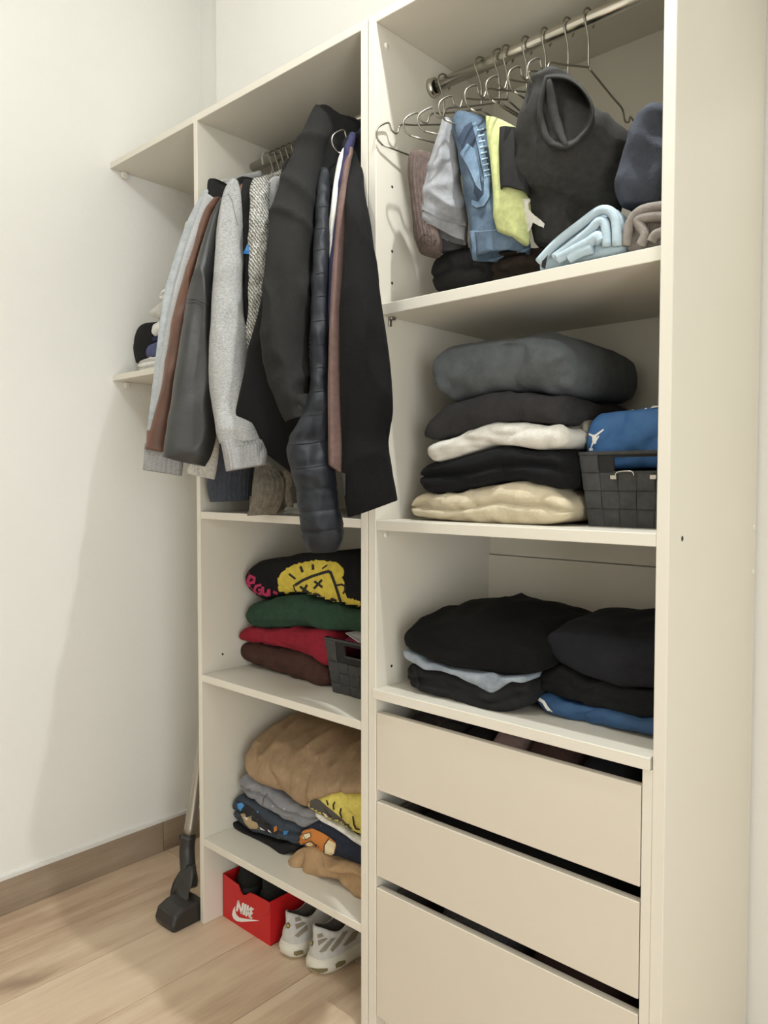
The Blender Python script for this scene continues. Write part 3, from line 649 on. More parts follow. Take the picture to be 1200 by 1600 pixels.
# ------------------------------------------------------------------ right unit, upper compartment: trousers on wire hangers
GR = 'wire hangers on the wardrobe rails'
names = ['first wire hanger at the left panel, its empty front end nearest the upright', 'second wire hanger from the left panel, carrying the brown knit trousers',
  'third wire hanger from the left panel, above the grey trousers', 'fourth wire hanger from the left, carrying the blue jeans', 'fifth wire hanger, front end over the lime green trousers',
  'sixth wire hanger, half hidden by the draped charcoal trousers', 'wire hanger with arms showing just left of the rightmost hanger', 'rightmost wire hanger on the rail, its shoulder wires fully bare']
hx = [1.236, 1.345, 1.395, 1.416, 1.466, 1.514, 1.568, 1.615]
hy = [-.15, -.33, -.40, -.16, -.07, -.05, -.06, -.08]
for nme, x, yw in zip(names, hx, hy): hanger(nme, x, yw, half=.205, drop=.10, neck=.098, group=GR)
fab('brown_knit', (112, 94, 86), 'rib', (86, 71, 65)); fab('grey_twill', (150, 151, 153), 'plain', (130, 131, 134)); fab('denim_blue', (118, 144, 168), 'denim', (78, 103, 130))
fab('denim_mid', (90, 110, 130), 'denim', (60, 78, 98)); fab('lime', (212, 220, 138)); fab('black_twill', (44, 43, 42)); fab('charcoal_twill', (60, 58, 55), 'plain', (48, 47, 44))
fab('navy_fleece', (70, 74, 84), 'fleece', (58, 62, 72)); fab('light_blue', (184, 204, 214), 'fleece', (168, 190, 202)); fab('taupe_fleece', (150, 140, 130), 'fleece', (130, 120, 111)); fab('dark_brown', (60, 48, 40))
fab('grey_dark', (96, 95, 94))
GT = 'trousers on the right rail'
r = [(646,244,678,243),(640,252,680,250),(638,280,678,280),(641,310,677,310),(645,345,682,345),(650,378,690,378),(655,393,688,393)]
o = hang('trousers', F['brown_knit'], None, r, .05, [.02,.03,.035,.035,.035,.035,.03], n=80, seed=31, amp=.004, ribs=24, ribd=.06, e=2.6); tag(o, 'brown ribbed knit trousers folded over a hanger beside the left panel', 'trousers', GT)
for q in (11, 6.5, 3): decal('rolled_edge', F['brown_knit'], o, [s for s in strokes([(668+q*math.cos(a*.7)*1.2, 376+q*math.sin(a*.7)) for a in range(9)], 2.2)], off=.003)
r = [(690,190,708,188),(685,215,711,215),(669,268,718,265),(659,308,728,312),(660,332,731,332),(657,352,731,364),(664,362,729,374)]
o = hang('trousers', F['grey_twill'], None, r, .07, [.012,.02,.03,.035,.035,.035,.03], n=56, seed=32, amp=.008, folds=(3,.15), hollow=True, e=2.4, fr=(12,12,8)); tag(o, 'light grey trousers flung over a hanger between brown knit and jeans', 'trousers', GT)
decal('cuff', fabric('grey_twill_fold', (138, 139, 142)), o, [[(657,312),(662,320),(690,335),(727,348),(727,354),(690,343),(660,328)]], off=.003)
r = [(686,362,728,362),(687,380,732,378),(690,396,733,396)]
o = hang('trousers', F['grey_dark'], None, r, .13, .03, seed=33, amp=.004); tag(o, 'darker grey trouser leg hanging below the light grey trousers', 'trousers', GT)
r = [(714,184,758,181),(709,203,766,200),(716,240,776,240),(724,285,790,285),(731,327,815,325),(734,362,826,354),(738,412,830,388)]
o = hang('jeans', F['denim_mid'], None, r, .075, [.015,.03,.04,.045,.045,.045,.04], n=64, seed=34, amp=.008, folds=(3,.14), hollow=True, fr=(11,11,8)); tag(o, 'faded blue jeans folded over a hanger with waistband hanging down', 'jeans', GT)
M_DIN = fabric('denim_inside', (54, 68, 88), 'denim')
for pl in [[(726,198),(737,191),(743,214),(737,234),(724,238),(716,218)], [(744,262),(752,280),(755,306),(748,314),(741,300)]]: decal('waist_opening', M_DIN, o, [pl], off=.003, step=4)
o2 = decal('waistband', F['denim_blue'], o, [[(738,194),(744,192),(756,230),(765,275),(764,308),(757,322),(745,325),(738,320),(738,312),(748,316),(755,305),(756,275),(748,235)], [(720,240),(730,225),(742,235),(748,262),(752,300),(744,290),(732,262)]], off=.004)
decal('stitching', plain('denim_pale', (168, 188, 202), .9), o, sum([strokes([(746+i*1.5+.0*i, 205+i*9), (754+i*1.4, 203+i*9)], 2.0) for i in range(9)], []), off=.006)
decal('belt_loop', F['denim_blue'], o, strokes([(739,362),(742,385),(742,412)], 6), off=.004)
decal('hem', F['denim_blue'], o, strokes([(735,363),(770,360),(812,352)], 1.6)+strokes([(741,411),(770,406),(826,389)], 3), off=.003)
r = [(761,191,814,198),(762,212,816,214),(767,258,821,258),(772,305,827,303),(774,340,829,338),(777,362,827,376)]
o = hang('trousers', F['lime'], None, r, .055, [.012,.018,.022,.024,.024,.02], n=56, seed=35, amp=.005, folds=(3,.12), e=2.4); tag(o, 'lime green trousers hanging between jeans and black shorts', 'trousers', GT)
r = [(781,206,818,204),(781,235,822,235),(783,275,826,275),(785,301,828,301)]
o = hang('shorts', F['black_twill'], None, r, .035, [.015,.02,.022,.02], seed=36, amp=.004, e=3, hollow=True); tag(o, 'black shorts folded in front of the lime green trousers', 'shorts', GT)
r = [(850,116,884,115),(832,136,908,130),(820,162,938,161),(812,208,990,195),(807,252,986,248),(797,288,978,290),(800,304,972,320),(822,325,970,345),(836,385,960,392)]
o = hang('trousers', F['charcoal_twill'], None, r, [.05,.05,.06,.07,.08,.09,.10,.12,.13], [.02,.035,.045,.05,.05,.05,.045,.04,.04], n=72, seed=37, amp=.010, folds=(3,.10), fr=(9,9,9), wr=.012); tag(o, 'big charcoal trousers draped over hangers with rolled leg opening facing out', 'trousers', GT)
rim = cat_rom([(852,119),(880,117),(905,132),(921,154),(926,176),(918,202),(902,221),(884,233),(866,231),(853,224),(845,206),(840,182),(843,150),(852,119)], 40)[:-1]
cxr = (884, 176)
def rring(k, Y, dx=0, dy=0): return [at(cxr[0]+dx+(a-cxr[0])*k, cxr[1]+dy+(b_-cxr[1])*k, Y) for a, b_ in rim]
mb = MB().loft([rring(1.04, .05), rring(1.03, .015), rring(1.0, -.003), rring(.94, -.006), rring(.88, .0, 3, -2), rring(.78, .03, 5, -4), rring(.70, .06, 6, -5)], False, True)
for p in mb.v: p += V((0, .006*ridge(p, 12, 12, 12, 5), .003*nz(p, 20, 20, 20, 4)))
lo_ = mb.build('leg_opening', F['charcoal_twill'], o, True)
MB().tube(cat_rom([tuple(at(*p)) for p in ((858,124,-.004),(862,150,.004),(868,185,.01),(876,210,.006),(886,230,-.002))], 16), [.004,.006,.008,.009,.010,.010,.011,.011,.010,.010,.009,.008,.007,.006,.005,.004], 8).build('leg_fold', F['charcoal_twill'], o, True)
decal('drawstring', fabric('white_tape', (220, 216, 206)), o, [[(832,302),(838,302),(838,308),(834,318),(835,326),(842,334),(858,350),(856,357),(841,348),(838,360),(832,366),(828,356),(821,332),(823,316),(828,308)]], off=.03, step=3)
# on the shelf of the same compartment
YS = .07
folded('trousers', 'black folded trousers on the upper shelf under the grey trousers', F['black_cloth'], [(670,402),(690,392),(720,390),(760,396)], [(668,456),(700,450),(760,440)], .08, .36, cat='trousers', layers=2, crown=.02, seed=38)
folded('sweater', 'dark brown crumpled sweater on the upper shelf below the jeans', F['dark_brown'], [(752,400),(780,388),(810,384),(850,388)], [(748,440),(800,432),(852,420)], .10, .36, cat='sweater', layers=3, crown=.015, amp=.008, seed=39)
o = folded('fleece_blanket', 'light blue fleece rolled up on the upper shelf', F['light_blue'], [(838,412),(858,387),(872,371),(908,343),(936,325),(952,325),(968,334),(974,352)], [(838,424),(900,408),(974,392)], .035, .30, cat='blanket', layers=1, bull=.02, corner=.03, amp=.003, seed=40, fr=10)
rolls = [([(842,410),(870,380),(908,350),(936,330),(952,330),(962,344),(964,384)], .009), ([(866,403),(892,384),(920,362),(936,346),(946,352),(949,385)], .009), ([(872,404),(895,392),(918,380),(934,370),(940,378)], .011), ([(890,404),(908,394),(926,388)], .010)]
for pts, rr in rolls:
    MB().tube(cat_rom([tuple(at(a, b, .03)) for a, b in pts], 26), [rr]*26, 10).build('rolled_fold', F['light_blue'], o, True)
decal('stripe', plain('black_trim', (34, 34, 36), .9), o, strokes([(866,379),(858,395),(851,416)], 5), off=.012)
o = folded('fleece_blanket', 'taupe fleece rolled up beside the right panel of the upper shelf', F['taupe_fleece'], [(974,350),(985,330),(1003,319),(1030,315),(1048,316)], [(974,394),(1010,388),(1048,380)], .045, .30, cat='blanket', layers=1, bull=.02, corner=.03, seed=41)
for pts in ([(978,384),(984,350),(1000,330),(1030,323),(1050,323)], [(1001,384),(1008,366),(998,350),(1000,342),(1030,338),(1048,342)], [(1018,378),(1026,366),(1048,360)]):
    MB().tube(cat_rom([tuple(at(a, b, .04)) for a, b in pts], 20), [.009]*20, 10).build('rolled_fold', F['taupe_fleece'], o, True)
r = [(1008,181,1040,174),(995,198,1052,194),(981,235,1056,235),(970,275,1058,275),(965,298,1058,298),(972,324,1056,318)]
o = hang('hoodie', F['navy_fleece'], None, r, [.09,.09,.09,.09,.09,.09], [.03,.05,.055,.055,.05,.035], n=64, seed=42, amp=.012, fr=(9,9,7), folds=(4,.18), wr=.016); tag(o, 'bundled slate navy hoodie lying on the taupe fleece at the right panel', 'hoodie')
folded('sweater', 'black sweater filling the upper shelf below the charcoal trousers', F['black_cloth'], [(842,360),(880,345),(930,345),(975,350)], [(842,414),(900,402),(975,386)], .16, .40, cat='sweater', layers=2, seed=43)

# ------------------------------------------------------------------ right unit, middle compartment
fab('steel_grey', (96, 100, 102), 'fleece', (82, 86, 88)); fab('charcoal', (58, 55, 56), 'fleece', (48, 46, 46)); fab('white_sweat', (226, 221, 208), 'fleece', (210, 204, 190)); fab('black_sweat', (22, 22, 24), 'fleece', sheen=.04); fab('beige', (214, 198, 164), 'fleece', (198, 181, 147))
S2 = dict(yb=.40)
o = folded('sweatshirt', 'steel grey sweatshirt on top of the middle shelf stack', F['steel_grey'], [(665,562),(674,548),(690,540),(740,531),(790,523),(826,519),(850,521),(886,533)], [(667,590),(680,618),(692,627),(718,622),(763,611),(813,609),(847,616),(886,612)], .06, .41, cat='sweatshirt', group='sweatshirts stacked on the middle shelf', layers=1, bull=.06, crease=.02, amp=.006, seed=51, fr=9, wr=.014)
o = folded('sweatshirt', 'dark charcoal sweatshirt, second from top of the middle shelf stack', F['charcoal'], [(655,676),(664,656),(690,632),(718,624),(763,613),(813,611),(847,618),(880,615)], [(657,685),(680,688),(709,680),(747,665),(772,659),(805,658),(851,662),(880,668)], .055, .40, cat='sweatshirt', group='sweatshirts stacked on the middle shelf', layers=1, bull=.05, amp=.004, seed=52, fr=10)
o = folded('sweatshirt', 'white sweatshirt in the middle of the stack on the middle shelf', F['white_sweat'], [(660,694),(672,690),(709,681),(747,666),(772,660),(805,660),(851,664),(882,661)], [(661,716),(672,722),(690,719),(705,715),(734,705),(767,695),(797,695),(838,703),(882,699)], .055, .40, cat='sweatshirt', group='sweatshirts stacked on the middle shelf', layers=1, bull=.03, amp=.003, seed=53, corner=.03)
o = folded('sweatshirt', 'black double folded sweatshirt between white and beige ones on the middle shelf', F['black_sweat'], [(643,738),(658,726),(680,722),(705,716),(734,706),(767,696),(797,696),(838,704),(882,700)], [(645,755),(657,769),(676,772),(705,769),(747,759),(776,752),(813,752),(847,761),(880,773)], .05, .40, cat='sweatshirt', group='sweatshirts stacked on the middle shelf', layers=2, bull=.04, amp=.003, seed=54, crease=.014)
o = folded('sweatshirt', 'beige sweatshirt at the bottom of the middle shelf stack', F['beige'], [(632,786),(645,776),(657,770),(676,773),(705,770),(747,760),(776,753),(813,753),(847,762),(884,778)], [(630,797),(636,807),(663,812),(747,818),(830,821),(880,818)], .055, .40, cat='sweatshirt', group='sweatshirts stacked on the middle shelf', layers=2, bull=.03, amp=.003, seed=55, crease=.016)

# woven baskets
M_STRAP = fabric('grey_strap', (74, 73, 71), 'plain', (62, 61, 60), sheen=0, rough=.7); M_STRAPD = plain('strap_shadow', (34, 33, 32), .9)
def basket(label, x0, x1, y0, y1, z, h, flare, ncol, nrow, slot=None, clips=True):
    t = T('woven_basket', label, 'basket', ((x0+x1)/2, (y0+y1)/2, z), 'woven strap baskets')
    def P(s, v, face, out):
        e = flare*v
        X0, X1, Y0, Y1 = x0-e, x1+e, y0-e, y1+e
        if face == 'f': return V((X0+(X1-X0)*s, Y0-out, z+h*v))
        if face == 'l': return V((X0-out, Y1+(Y0-Y1)*s, z+h*v))
        if face == 'r': return V((X1+out, Y0+(Y1-Y0)*s, z+h*v))
        return V((X1+(X0-X1)*s, Y1+out, z+h*v))
    def quad(mb, s0, s1, v0, v1, face, o0, o1, bul=0):
        pts = [P(s0, v0, face, o0), P(s1, v0, face, o0), P(s1, v1, face, o0), P(s0, v1, face, o0), P(s0, v0, face, o1), P(s1, v0, face, o1), P(s1, v1, face, o1), P(s0, v1, face, o1)]
        mb.add(pts, [(3,2,1,0),(4,5,6,7),(0,1,5,4),(1,2,6,5),(2,3,7,6),(3,0,4,7)])
    body = MB()
    for face in 'flrb':
        if face == 'f' and slot:
            a, b, c, d = slot
            quad(body, 0, a, 0, 1, face, -.005, -.001); quad(body, b, 1, 0, 1, face, -.005, -.001); quad(body, a, b, 0, c, face, -.005, -.001); quad(body, a, b, d, 1, face, -.005, -.001)
        else: quad(body, 0, 1, 0, 1, face, -.005, -.001)
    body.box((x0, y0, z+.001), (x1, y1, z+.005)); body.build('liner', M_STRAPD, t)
    for face, nc in (('f', ncol), ('l', max(4, int(ncol*1.5))), ('r', max(4, int(ncol*1.5)))):
        for i in range(nc):
            for j in range(nrow):
                s0, s1, v0, v1 = i/nc, (i+1)/nc, j/nrow*.96, (j+1)/nrow*.96
                if face == 'f' and slot and s1 > slot[0]+.02 and s0 < slot[1]-.02 and v1 > slot[2]+.02: continue
                g = .03/nc*1.; gh = .02/nrow
                over = (i+j) % 2 == 0
                mb = MB(); o_ = .0042 if over else .0026
                # curved strap piece: five stations across its length
                st = []
                for k in range(5):
                    f = k/4; lift = o_-.0026*(2*f-1)**2*(1 if over else .6)
                    if over: st.append([P(s0+(s1-s0)*f, v0+gh, face, -.001), P(s0+(s1-s0)*f, v1-gh, face, -.001), P(s0+(s1-s0)*f, v1-gh, face, lift), P(s0+(s1-s0)*f, v0+gh, face, lift)])
                    else: st.append([P(s0+g, v0+(v1-v0)*f, face, -.001), P(s1-g, v0+(v1-v0)*f, face, -.001), P(s1-g, v0+(v1-v0)*f, face, lift), P(s0+g, v0+(v1-v0)*f, face, lift)])
                mb.loft(st); mb.build('strap', M_STRAP, t)
        mb = MB(); quad(mb, 0, 1, .955, 1.0, face, -.006, .003)
        mb.build('rim', M_STRAP, t, bevel=.001)
    if slot:
        a, b, c, d = slot; mb = MB()
        quad(mb, a-.01, b+.01, c-.035, c, 'f', -.006, .002); mb.build('handle_edge', M_STRAP, t, bevel=.0008)
        if clips:
            for s in (a+.0, b-.02):
                mb = MB(); quad(mb, s-.035, s+.035, c-.11, c-.05, 'f', .003, .007); mb.build('clip', M_CHROME, t, bevel=.001)
            wire(t, 'handle_wire', [P(a+.02, c-.05, 'f', .005), P(a+.06, c-.01, 'f', .006), P(a+(b-a)*.45, c-.005, 'f', .006), P(a+(b-a)*.5, c-.06, 'f', .005)], .0014, M_CHROME)
    return t
basket('black woven strap basket holding a blue jersey on the middle shelf', 1.668, 1.835, .125, .39, ZR2, .148, .016, 5, 4, slot=(.36, .80, .74, .92))
fab('jersey_blue', (54, 108, 170), 'nylon', (48, 98, 158))
o = folded('jersey', 'bright blue jersey with a white leaping figure emblem folded in the basket', F['jersey_blue'], [(911,700),(913,668),(920,655),(932,648),(965,644),(1000,638),(1040,635)], [(911,735),(960,733),(1040,731)], .135, .37, cat='jersey', layers=1, bull=.02, corner=.02, amp=.002, seed=56)
def cj(*pp): return [(880+x/6.959, 620+y/6.957) for x, y in pp]
WHITE_PRINT = plain('white_print', (236, 234, 228), .6)
decal('emblem', WHITE_PRINT, o, [cj((322,415),(358,410),(368,440),(358,470),(362,500),(345,515),(325,500),(318,460))] + sum([strokes(cj(*q), [w/6.9 for w in ww]) for q, ww in (
    (((350,425),(395,390),(438,358)), (24, 18, 17)), (((322,425),(285,405),(238,392)), (24, 18, 24)), (((330,490),(312,530),(302,570)), (22, 15, 15)), (((345,490),(370,455),(388,428)), (20, 16, 14)), (((292,572),(318,572)), (30, 28)), (((335,440),(335,470)), (34, 34)))], []), off=.0015, step=2.5)
decal('piping', WHITE_PRINT, o, [cj((735,155),(860,125),(905,128),(915,115),(1030,105),(1100,100),(1100,112),(1020,122),(915,138),(800,152))], off=.003, step=4)
fab('ash', (176, 172, 164))
folded('cloth', 'small pale folded cloth wedged between white sweatshirt and blue jersey', fabric('tan_cloth', (150, 142, 126)), [(880,664),(890,655),(905,656),(918,662)], [(880,690),(900,692),(918,690)], .14, .3, cat='cloth', layers=2, bull=.015, corner=.02, seed=57)

# ------------------------------------------------------------------ right unit, lower compartment
fab('black_denim', (36, 36, 37), 'denim', (28, 28, 29)); fab('pale_denim', (158, 168, 178), 'denim', (118, 130, 144)); fab('black_jersey', (14, 14, 14), sheen=.03); fab('navy_dark', (32, 32, 38), sheen=.05); fab('royal_blue', (44, 84, 128), 'nylon', (38, 74, 116)); fab('black_soft', (22, 22, 22), sheen=.04)
o = folded('jeans', 'black denim jeans at the bottom left of the lower shelf', F['black_denim'], [(627,1036),(655,1042),(690,1052),(714,1060),(740,1072),(769,1080),(790,1066),(822,1062)], [(627,1062),(637,1076),(673,1086),(728,1105),(776,1117),(822,1110)], .035, .36, cat='jeans', layers=2, bull=.03, amp=.004, seed=61, crease=.01)
decal('belt_loop', F['black_denim'], o, strokes([(648,1044),(652,1062),(656,1080)], 5)+strokes([(640,1040),(640,1072)], 3), off=.004)
o = folded('jeans', 'thin light blue denim layer between two black garments on the lower shelf', F['pale_denim'], [(621,1014),(662,1035),(706,1046),(740,1052),(776,1060),(816,1056)], [(626,1030),(662,1047),(690,1050),(714,1058),(740,1074),(765,1088),(787,1070),(800,1064),(816,1074)], .03, .36, cat='jeans', layers=1, bull=.01, amp=.002, seed=62, corner=.03)
o = folded('trousers', 'wide black trousers piled on top of the jeans on the lower shelf', F['black_jersey'], [(617,1004),(624,990),(640,982),(680,984),(720,990),(760,1000),(800,1012),(840,1026)], [(617,1012),(640,1022),(660,1031),(690,1041),(721,1049),(776,1061),(840,1058)], .025, .40, cat='trousers', layers=1, bull=.05, crown=.03, slope=.06, amp=.007, seed=63, fr=8, corner=.07, wr=.010)
o = folded('polo_shirt', 'royal blue shirt with white trim at the bottom right of the lower shelf', F['royal_blue'], [(833,1087),(848,1086),(870,1092),(920,1104),(980,1115),(1045,1124)], [(834,1096),(853,1116),(912,1131),(1018,1149),(1045,1153)], .09, .38, cat='shirt', layers=1, bull=.015, amp=.003, seed=64, corner=.03)
decal('white_trim', WHITE_PRINT, o, strokes([(844,1093),(850,1097),(855,1105),(862,1113)], 4.5), off=.003)
o = folded('trousers', 'black folded trousers between navy garment and blue shirt on the lower shelf', F['black_soft'], [(830,1062),(845,1050),(871,1040),(912,1058),(967,1077),(1045,1082)], [(832,1078),(850,1087),(900,1100),(930,1110),(980,1119),(1045,1128)], .085, .40, cat='trousers', layers=2, bull=.03, amp=.004, seed=65, crease=.005)
o = folded('sweatshirt', 'dark navy sweatshirt on top of the right pile on the lower shelf', F['navy_dark'], [(842,1002),(852,992),(880,992),(940,1000),(1000,1008),(1048,1012)], [(845,1012),(871,1037),(912,1058),(967,1077),(1020,1079),(1048,1080)], .08, .40, cat='sweatshirt', layers=1, bull=.05, crown=.012, slope=.05, amp=.005, seed=66, fr=8, corner=.06, wr=.008)
# clothes inside the drawers
def drawer_cloth(name, label, mat, x0, x1, z0, z1, seed, cat='garment'):
    rings = []
    N = 26
    for i in range(N+1):
        u = i/N; x = x0+(x1-x0)*(.01+.98*u); e = max(0, 1-abs(2*u-1)**6)**.5
        ring = []
        for k in range(22):
            th = 2*math.pi*k/22; cs, sn = math.cos(th), math.sin(th); q = (abs(cs)**4+abs(sn)**4)**-.25
            p = V((x, .21+.175*cs*q*(.8+.2*e), z0+(z1-z0)/2*(1+sn*q*e)))
            p.z += (.008*nz(p, 14, 9, 14, seed)+.004*nz(p, 40, 25, 40, seed))*(1 if sn > 0 else 0)*e
            ring.append(p)
        rings.append(ring)
    return tag(MB().loft(rings).build(name, mat, None, True), label, cat, 'clothes inside the drawers')
fab('dusty_rose', (150, 122, 116)); fab('dark_print', (66, 56, 54), 'plain', (30, 28, 28)); fab('brown_red', (84, 58, 54)); fab('grey_mottle', (104, 100, 98), 'heather', (60, 57, 56))
drawer_cloth('t_shirt', 'dark patterned top at the left inside the top drawer', F['dark_print'], 1.23, 1.40, .62, .790, 71)
drawer_cloth('t_shirt', 'dusty rose top in the middle of the top drawer', F['dusty_rose'], 1.475, 1.565, .62, .800, 72)
drawer_cloth('t_shirt', 'black top behind the front of the top drawer', F['black_cloth'], 1.395, 1.48, .62, .780, 75)
drawer_cloth('t_shirt', 'dark reddish top right of the rose one in the top drawer', F['brown_red'], 1.56, 1.68, .62, .798, 73)
drawer_cloth('t_shirt', 'navy black top at the right inside the top drawer', F['navy_dark'], 1.68, 1.81, .62, .800, 74)
drawer_cloth('t_shirt', 'grey mottled clothing at the left inside the bottom drawer', F['grey_mottle'], 1.32, 1.54, .08, .376, 76)
drawer_cloth('t_shirt', 'dark reddish clothing at the right inside the bottom drawer', F['brown_red'], 1.55, 1.80, .08, .370, 77)
drawer_cloth('t_shirt', 'black clothing inside the middle drawer', F['black_cloth'], 1.25, 1.79, .42, .572, 78)

# ------------------------------------------------------------------ left unit, middle compartment
fab('green_fleece', (44, 76, 56), 'fleece', (36, 64, 46)); fab('red_sweat', (162, 27, 45), 'fleece', (140, 20, 37)); fab('brown_sweat', (84, 52, 42), 'fleece', (70, 43, 35)); fab('yellow_print', (224, 196, 52)); fab('pink_print', (206, 46, 98))
GM = 'folded garments stacked on the left middle shelf'
def ck(*pp): return [(350+x/5.217, 840+y/5.217) for x, y in pp]
o = folded('sweatshirt', 'black sweatshirt with a yellow scribbled face print and pink letters', F['black_sweat'], [(374,897),(380,887),(392,878),(446,869),(503,864),(534,868),(566,878),(600,890)], [(374,914),(388,934),(402,941),(425,932),(446,929),(473,932),(496,940),(532,951),(600,958)], .13, .40, cat='sweatshirt', group=GM, layers=1, bull=.05, amp=.003, seed=81, corner=.04, fr=8)
random.seed(8)
def fuzzy(poly, amp):
    out = []
    for a, b in zip(poly, poly[1:]+poly[:1]):
        m = max(1, int(math.hypot(b[0]-a[0], b[1]-a[1])/2))
        out += [(a[0]+(b[0]-a[0])*i/m+random.uniform(-amp, amp), a[1]+(b[1]-a[1])*i/m+random.uniform(-amp, amp)) for i in range(m)]
    return out
decal('yellow_patch', F['yellow_print'], o, [fuzzy(q, 1.3) for q in [ck((452,430),(440,380),(445,330),(475,280),(520,245),(580,215),(660,200),(740,185),(830,190),(900,200),(960,235),(985,280),(965,330),(990,385),(985,450),(1010,490),(1105,515),(1130,580),(960,582),(760,520),(640,476),(520,462))]], step=4)
BLKP = plain('black_print', (24, 22, 20), .8)
sk = lambda pts, w: strokes(ck(*pts), w*1.35)
ov = (sk([(585,385),(640,350),(720,315),(800,290),(855,275),(875,290)], 3.2)+sk([(870,280),(900,360),(930,450),(968,575)], 3.2)+sk([(570,385),(575,420),(590,440)], 1.6)
  + sk([(625,400),(690,445)], 2.8)+sk([(678,388),(640,452)], 2.8)+sk([(742,358),(802,402)], 2.8)+sk([(798,348),(738,412)], 2.8)
  + sk([(745+46*math.cos(a), 500+42*math.sin(a)) for a in [math.radians(180+i*20) for i in range(10)]], 2.6)
  + sk([(535,298),(582,335)], 2.4)+sk([(628,240),(642,278)], 3)+sk([(727,225),(729,258)], 3)+sk([(805,252),(842,226)], 1.8)+sk([(872,525),(880,498),(915,512)], 3)
  + sk([(915,388),(960,380),(988,392),(990,425),(975,455)], 2.2))
decal('face_drawing', BLKP, o, ov, off=.0022, step=3)
decal('pink_letters', F['pink_print'], o, sk([(195,232),(160,262)], 4)+sk([(205,275),(158,305),(135,345),(160,365)], 3.6)+sk([(150,330),(185,312)], 3)
  + sk([(215,310),(165,425)], 3.6)+sk([(215,312),(250,330),(245,365),(195,372),(225,425)], 3.2)+sk([(300,385),(262,395),(248,430),(270,460),(305,455),(308,425),(285,425)], 3)
  + sk([(318,405),(318,455),(350,468),(368,425),(368,470)], 3.4)+sk([(408,440),(432,455)], 3), off=.0018, step=3)
o = folded('fleece_jacket', 'dark green fleece below the black graphic sweatshirt', F['green_fleece'], [(373,958),(388,944),(402,942),(425,933),(446,930),(473,933),(496,941),(532,952),(600,960)], [(374,970),(394,982),(436,983),(484,982),(509,987),(600,992)], .125, .40, cat='fleece', group=GM, layers=1, bull=.04, amp=.004, seed=82, corner=.04)
decal('hem', F['green_fleece'], o, strokes([(380,972),(410,971),(445,971),(475,971),(484,978)], 1.6), off=.003)
o = folded('sweatshirt', 'crimson red sweatshirt between green fleece and brown sweatshirt', F['red_sweat'], [(368,990),(374,983),(394,983),(436,983),(484,983),(520,990)], [(369,1001),(385,1003),(413,1008),(440,1014),(465,1022),(500,1041),(512,1046),(520,1046)], .12, .40, cat='sweatshirt', group=GM, layers=1, bull=.03, amp=.003, seed=83, corner=.03)
decal('hem', F['red_sweat'], o, strokes([(386,1000),(413,1004),(440,1010),(465,1018),(500,1036)], 1.6), off=.003)
o = folded('sweatshirt', 'dark brown sweatshirt at the bottom of the left middle stack', F['brown_sweat'], [(366,1015),(371,1006),(385,1004),(413,1009),(440,1015),(465,1023),(500,1042),(512,1048)], [(366,1022),(378,1033),(400,1043),(446,1060),(496,1074),(512,1074)], .14, .40, cat='sweatshirt', group=GM, layers=1, bull=.04, amp=.003, seed=84, corner=.04)
basket('black woven strap basket with papers at the right of the left middle shelf', .915, 1.125, .135, .39, ZL2, .150, .016, 6, 5, slot=(.30, .85, .72, .90), clips=False)
M_PAPER = plain('paper', (214, 210, 202), .7); M_PINKP = plain('pink_card', (196, 70, 110), .6)
MB().add([at(540,990,.16), at(585,983,.2), at(590,1012,.15), at(563,1006,.13), at(540,988.5,.16), at(585,981.5,.2), at(590,1010.5,.15), at(563,1004.5,.13)], [(0,1,2,3),(4,5,6,7),(0,1,5,4),(1,2,6,5),(2,3,7,6),(3,0,4,7)]).build('paper_sheet', M_PAPER, None)
tag(bpy.context.scene.objects['paper_sheet'], 'white paper sheet sticking out of the left basket', 'paper')
MB().add([at(530,1000,.17), at(548,993,.2), at(580,1004,.17), at(580,1014,.14), at(530,998.5,.17), at(548,991.5,.2), at(580,1002.5,.17), at(580,1012.5,.14)], [(0,1,2,3),(4,5,6,7),(0,1,5,4),(1,2,6,5),(2,3,7,6),(3,0,4,7)]).build('card', M_PINKP, None)
tag(bpy.context.scene.objects['card'], 'pink card under the white paper in the left basket', 'card')

# ------------------------------------------------------------------ left unit, lower compartment
fab('tan_fleece', (172, 140, 104), 'fleece', (150, 120, 86)); fab('tan_fleece2', (190, 150, 104), 'fleece', (168, 130, 86)); fab('grey_print', (142, 142, 146), 'fleece', (126, 126, 130)); fab('dark_blue_print', (66, 74, 86)); fab('yellow_tee', (230, 210, 84)); fab('navy_tee', (42, 48, 66))
GB = 'folded garments piled on the left bottom shelf'
def cl_(*pp): return [(340+x/5, 1120+y/5) for x, y in pp]
sl5 = lambda pts, w: strokes(cl_(*pts), w)
folded('shorts', 'thin black garment at the bottom of the left pile on the lowest shelf', F['black_cloth'], [(358,1284),(390,1305),(426,1318),(460,1322)], [(358,1290),(380,1303),(420,1324),(440,1337),(462,1330)], .10, .40, cat='shorts', group=GB, layers=1, bull=.01, amp=.002, seed=91, corner=.03)
o = folded('t_shirt', 'dark blue shirt with small cartoon prints under the grey one', F['dark_blue_print'], [(358,1258),(364,1242),(388,1252),(424,1273),(440,1284),(472,1296)], [(358,1284),(390,1304),(426,1317),(452,1323),(472,1322)], .095, .40, cat='t-shirt', group=GB, layers=2, bull=.03, amp=.003, seed=92, crease=.012)
P_ = {k: plain('print_'+k, c, .85) for k, c in dict(blue=(70, 140, 196), tan=(170, 146, 110), orange=(206, 134, 52), cream=(226, 212, 172), dark=(34, 34, 38), white=(222, 220, 214), grey=(74, 70, 66), rust=(196, 122, 54)).items()}
decal('print_dark', P_['dark'], o, [cl_((150,650),(240,690),(330,760),(400,830),(430,880),(470,900),(470,930),(400,910),(330,880),(230,860),(190,800),(160,740))], step=3)
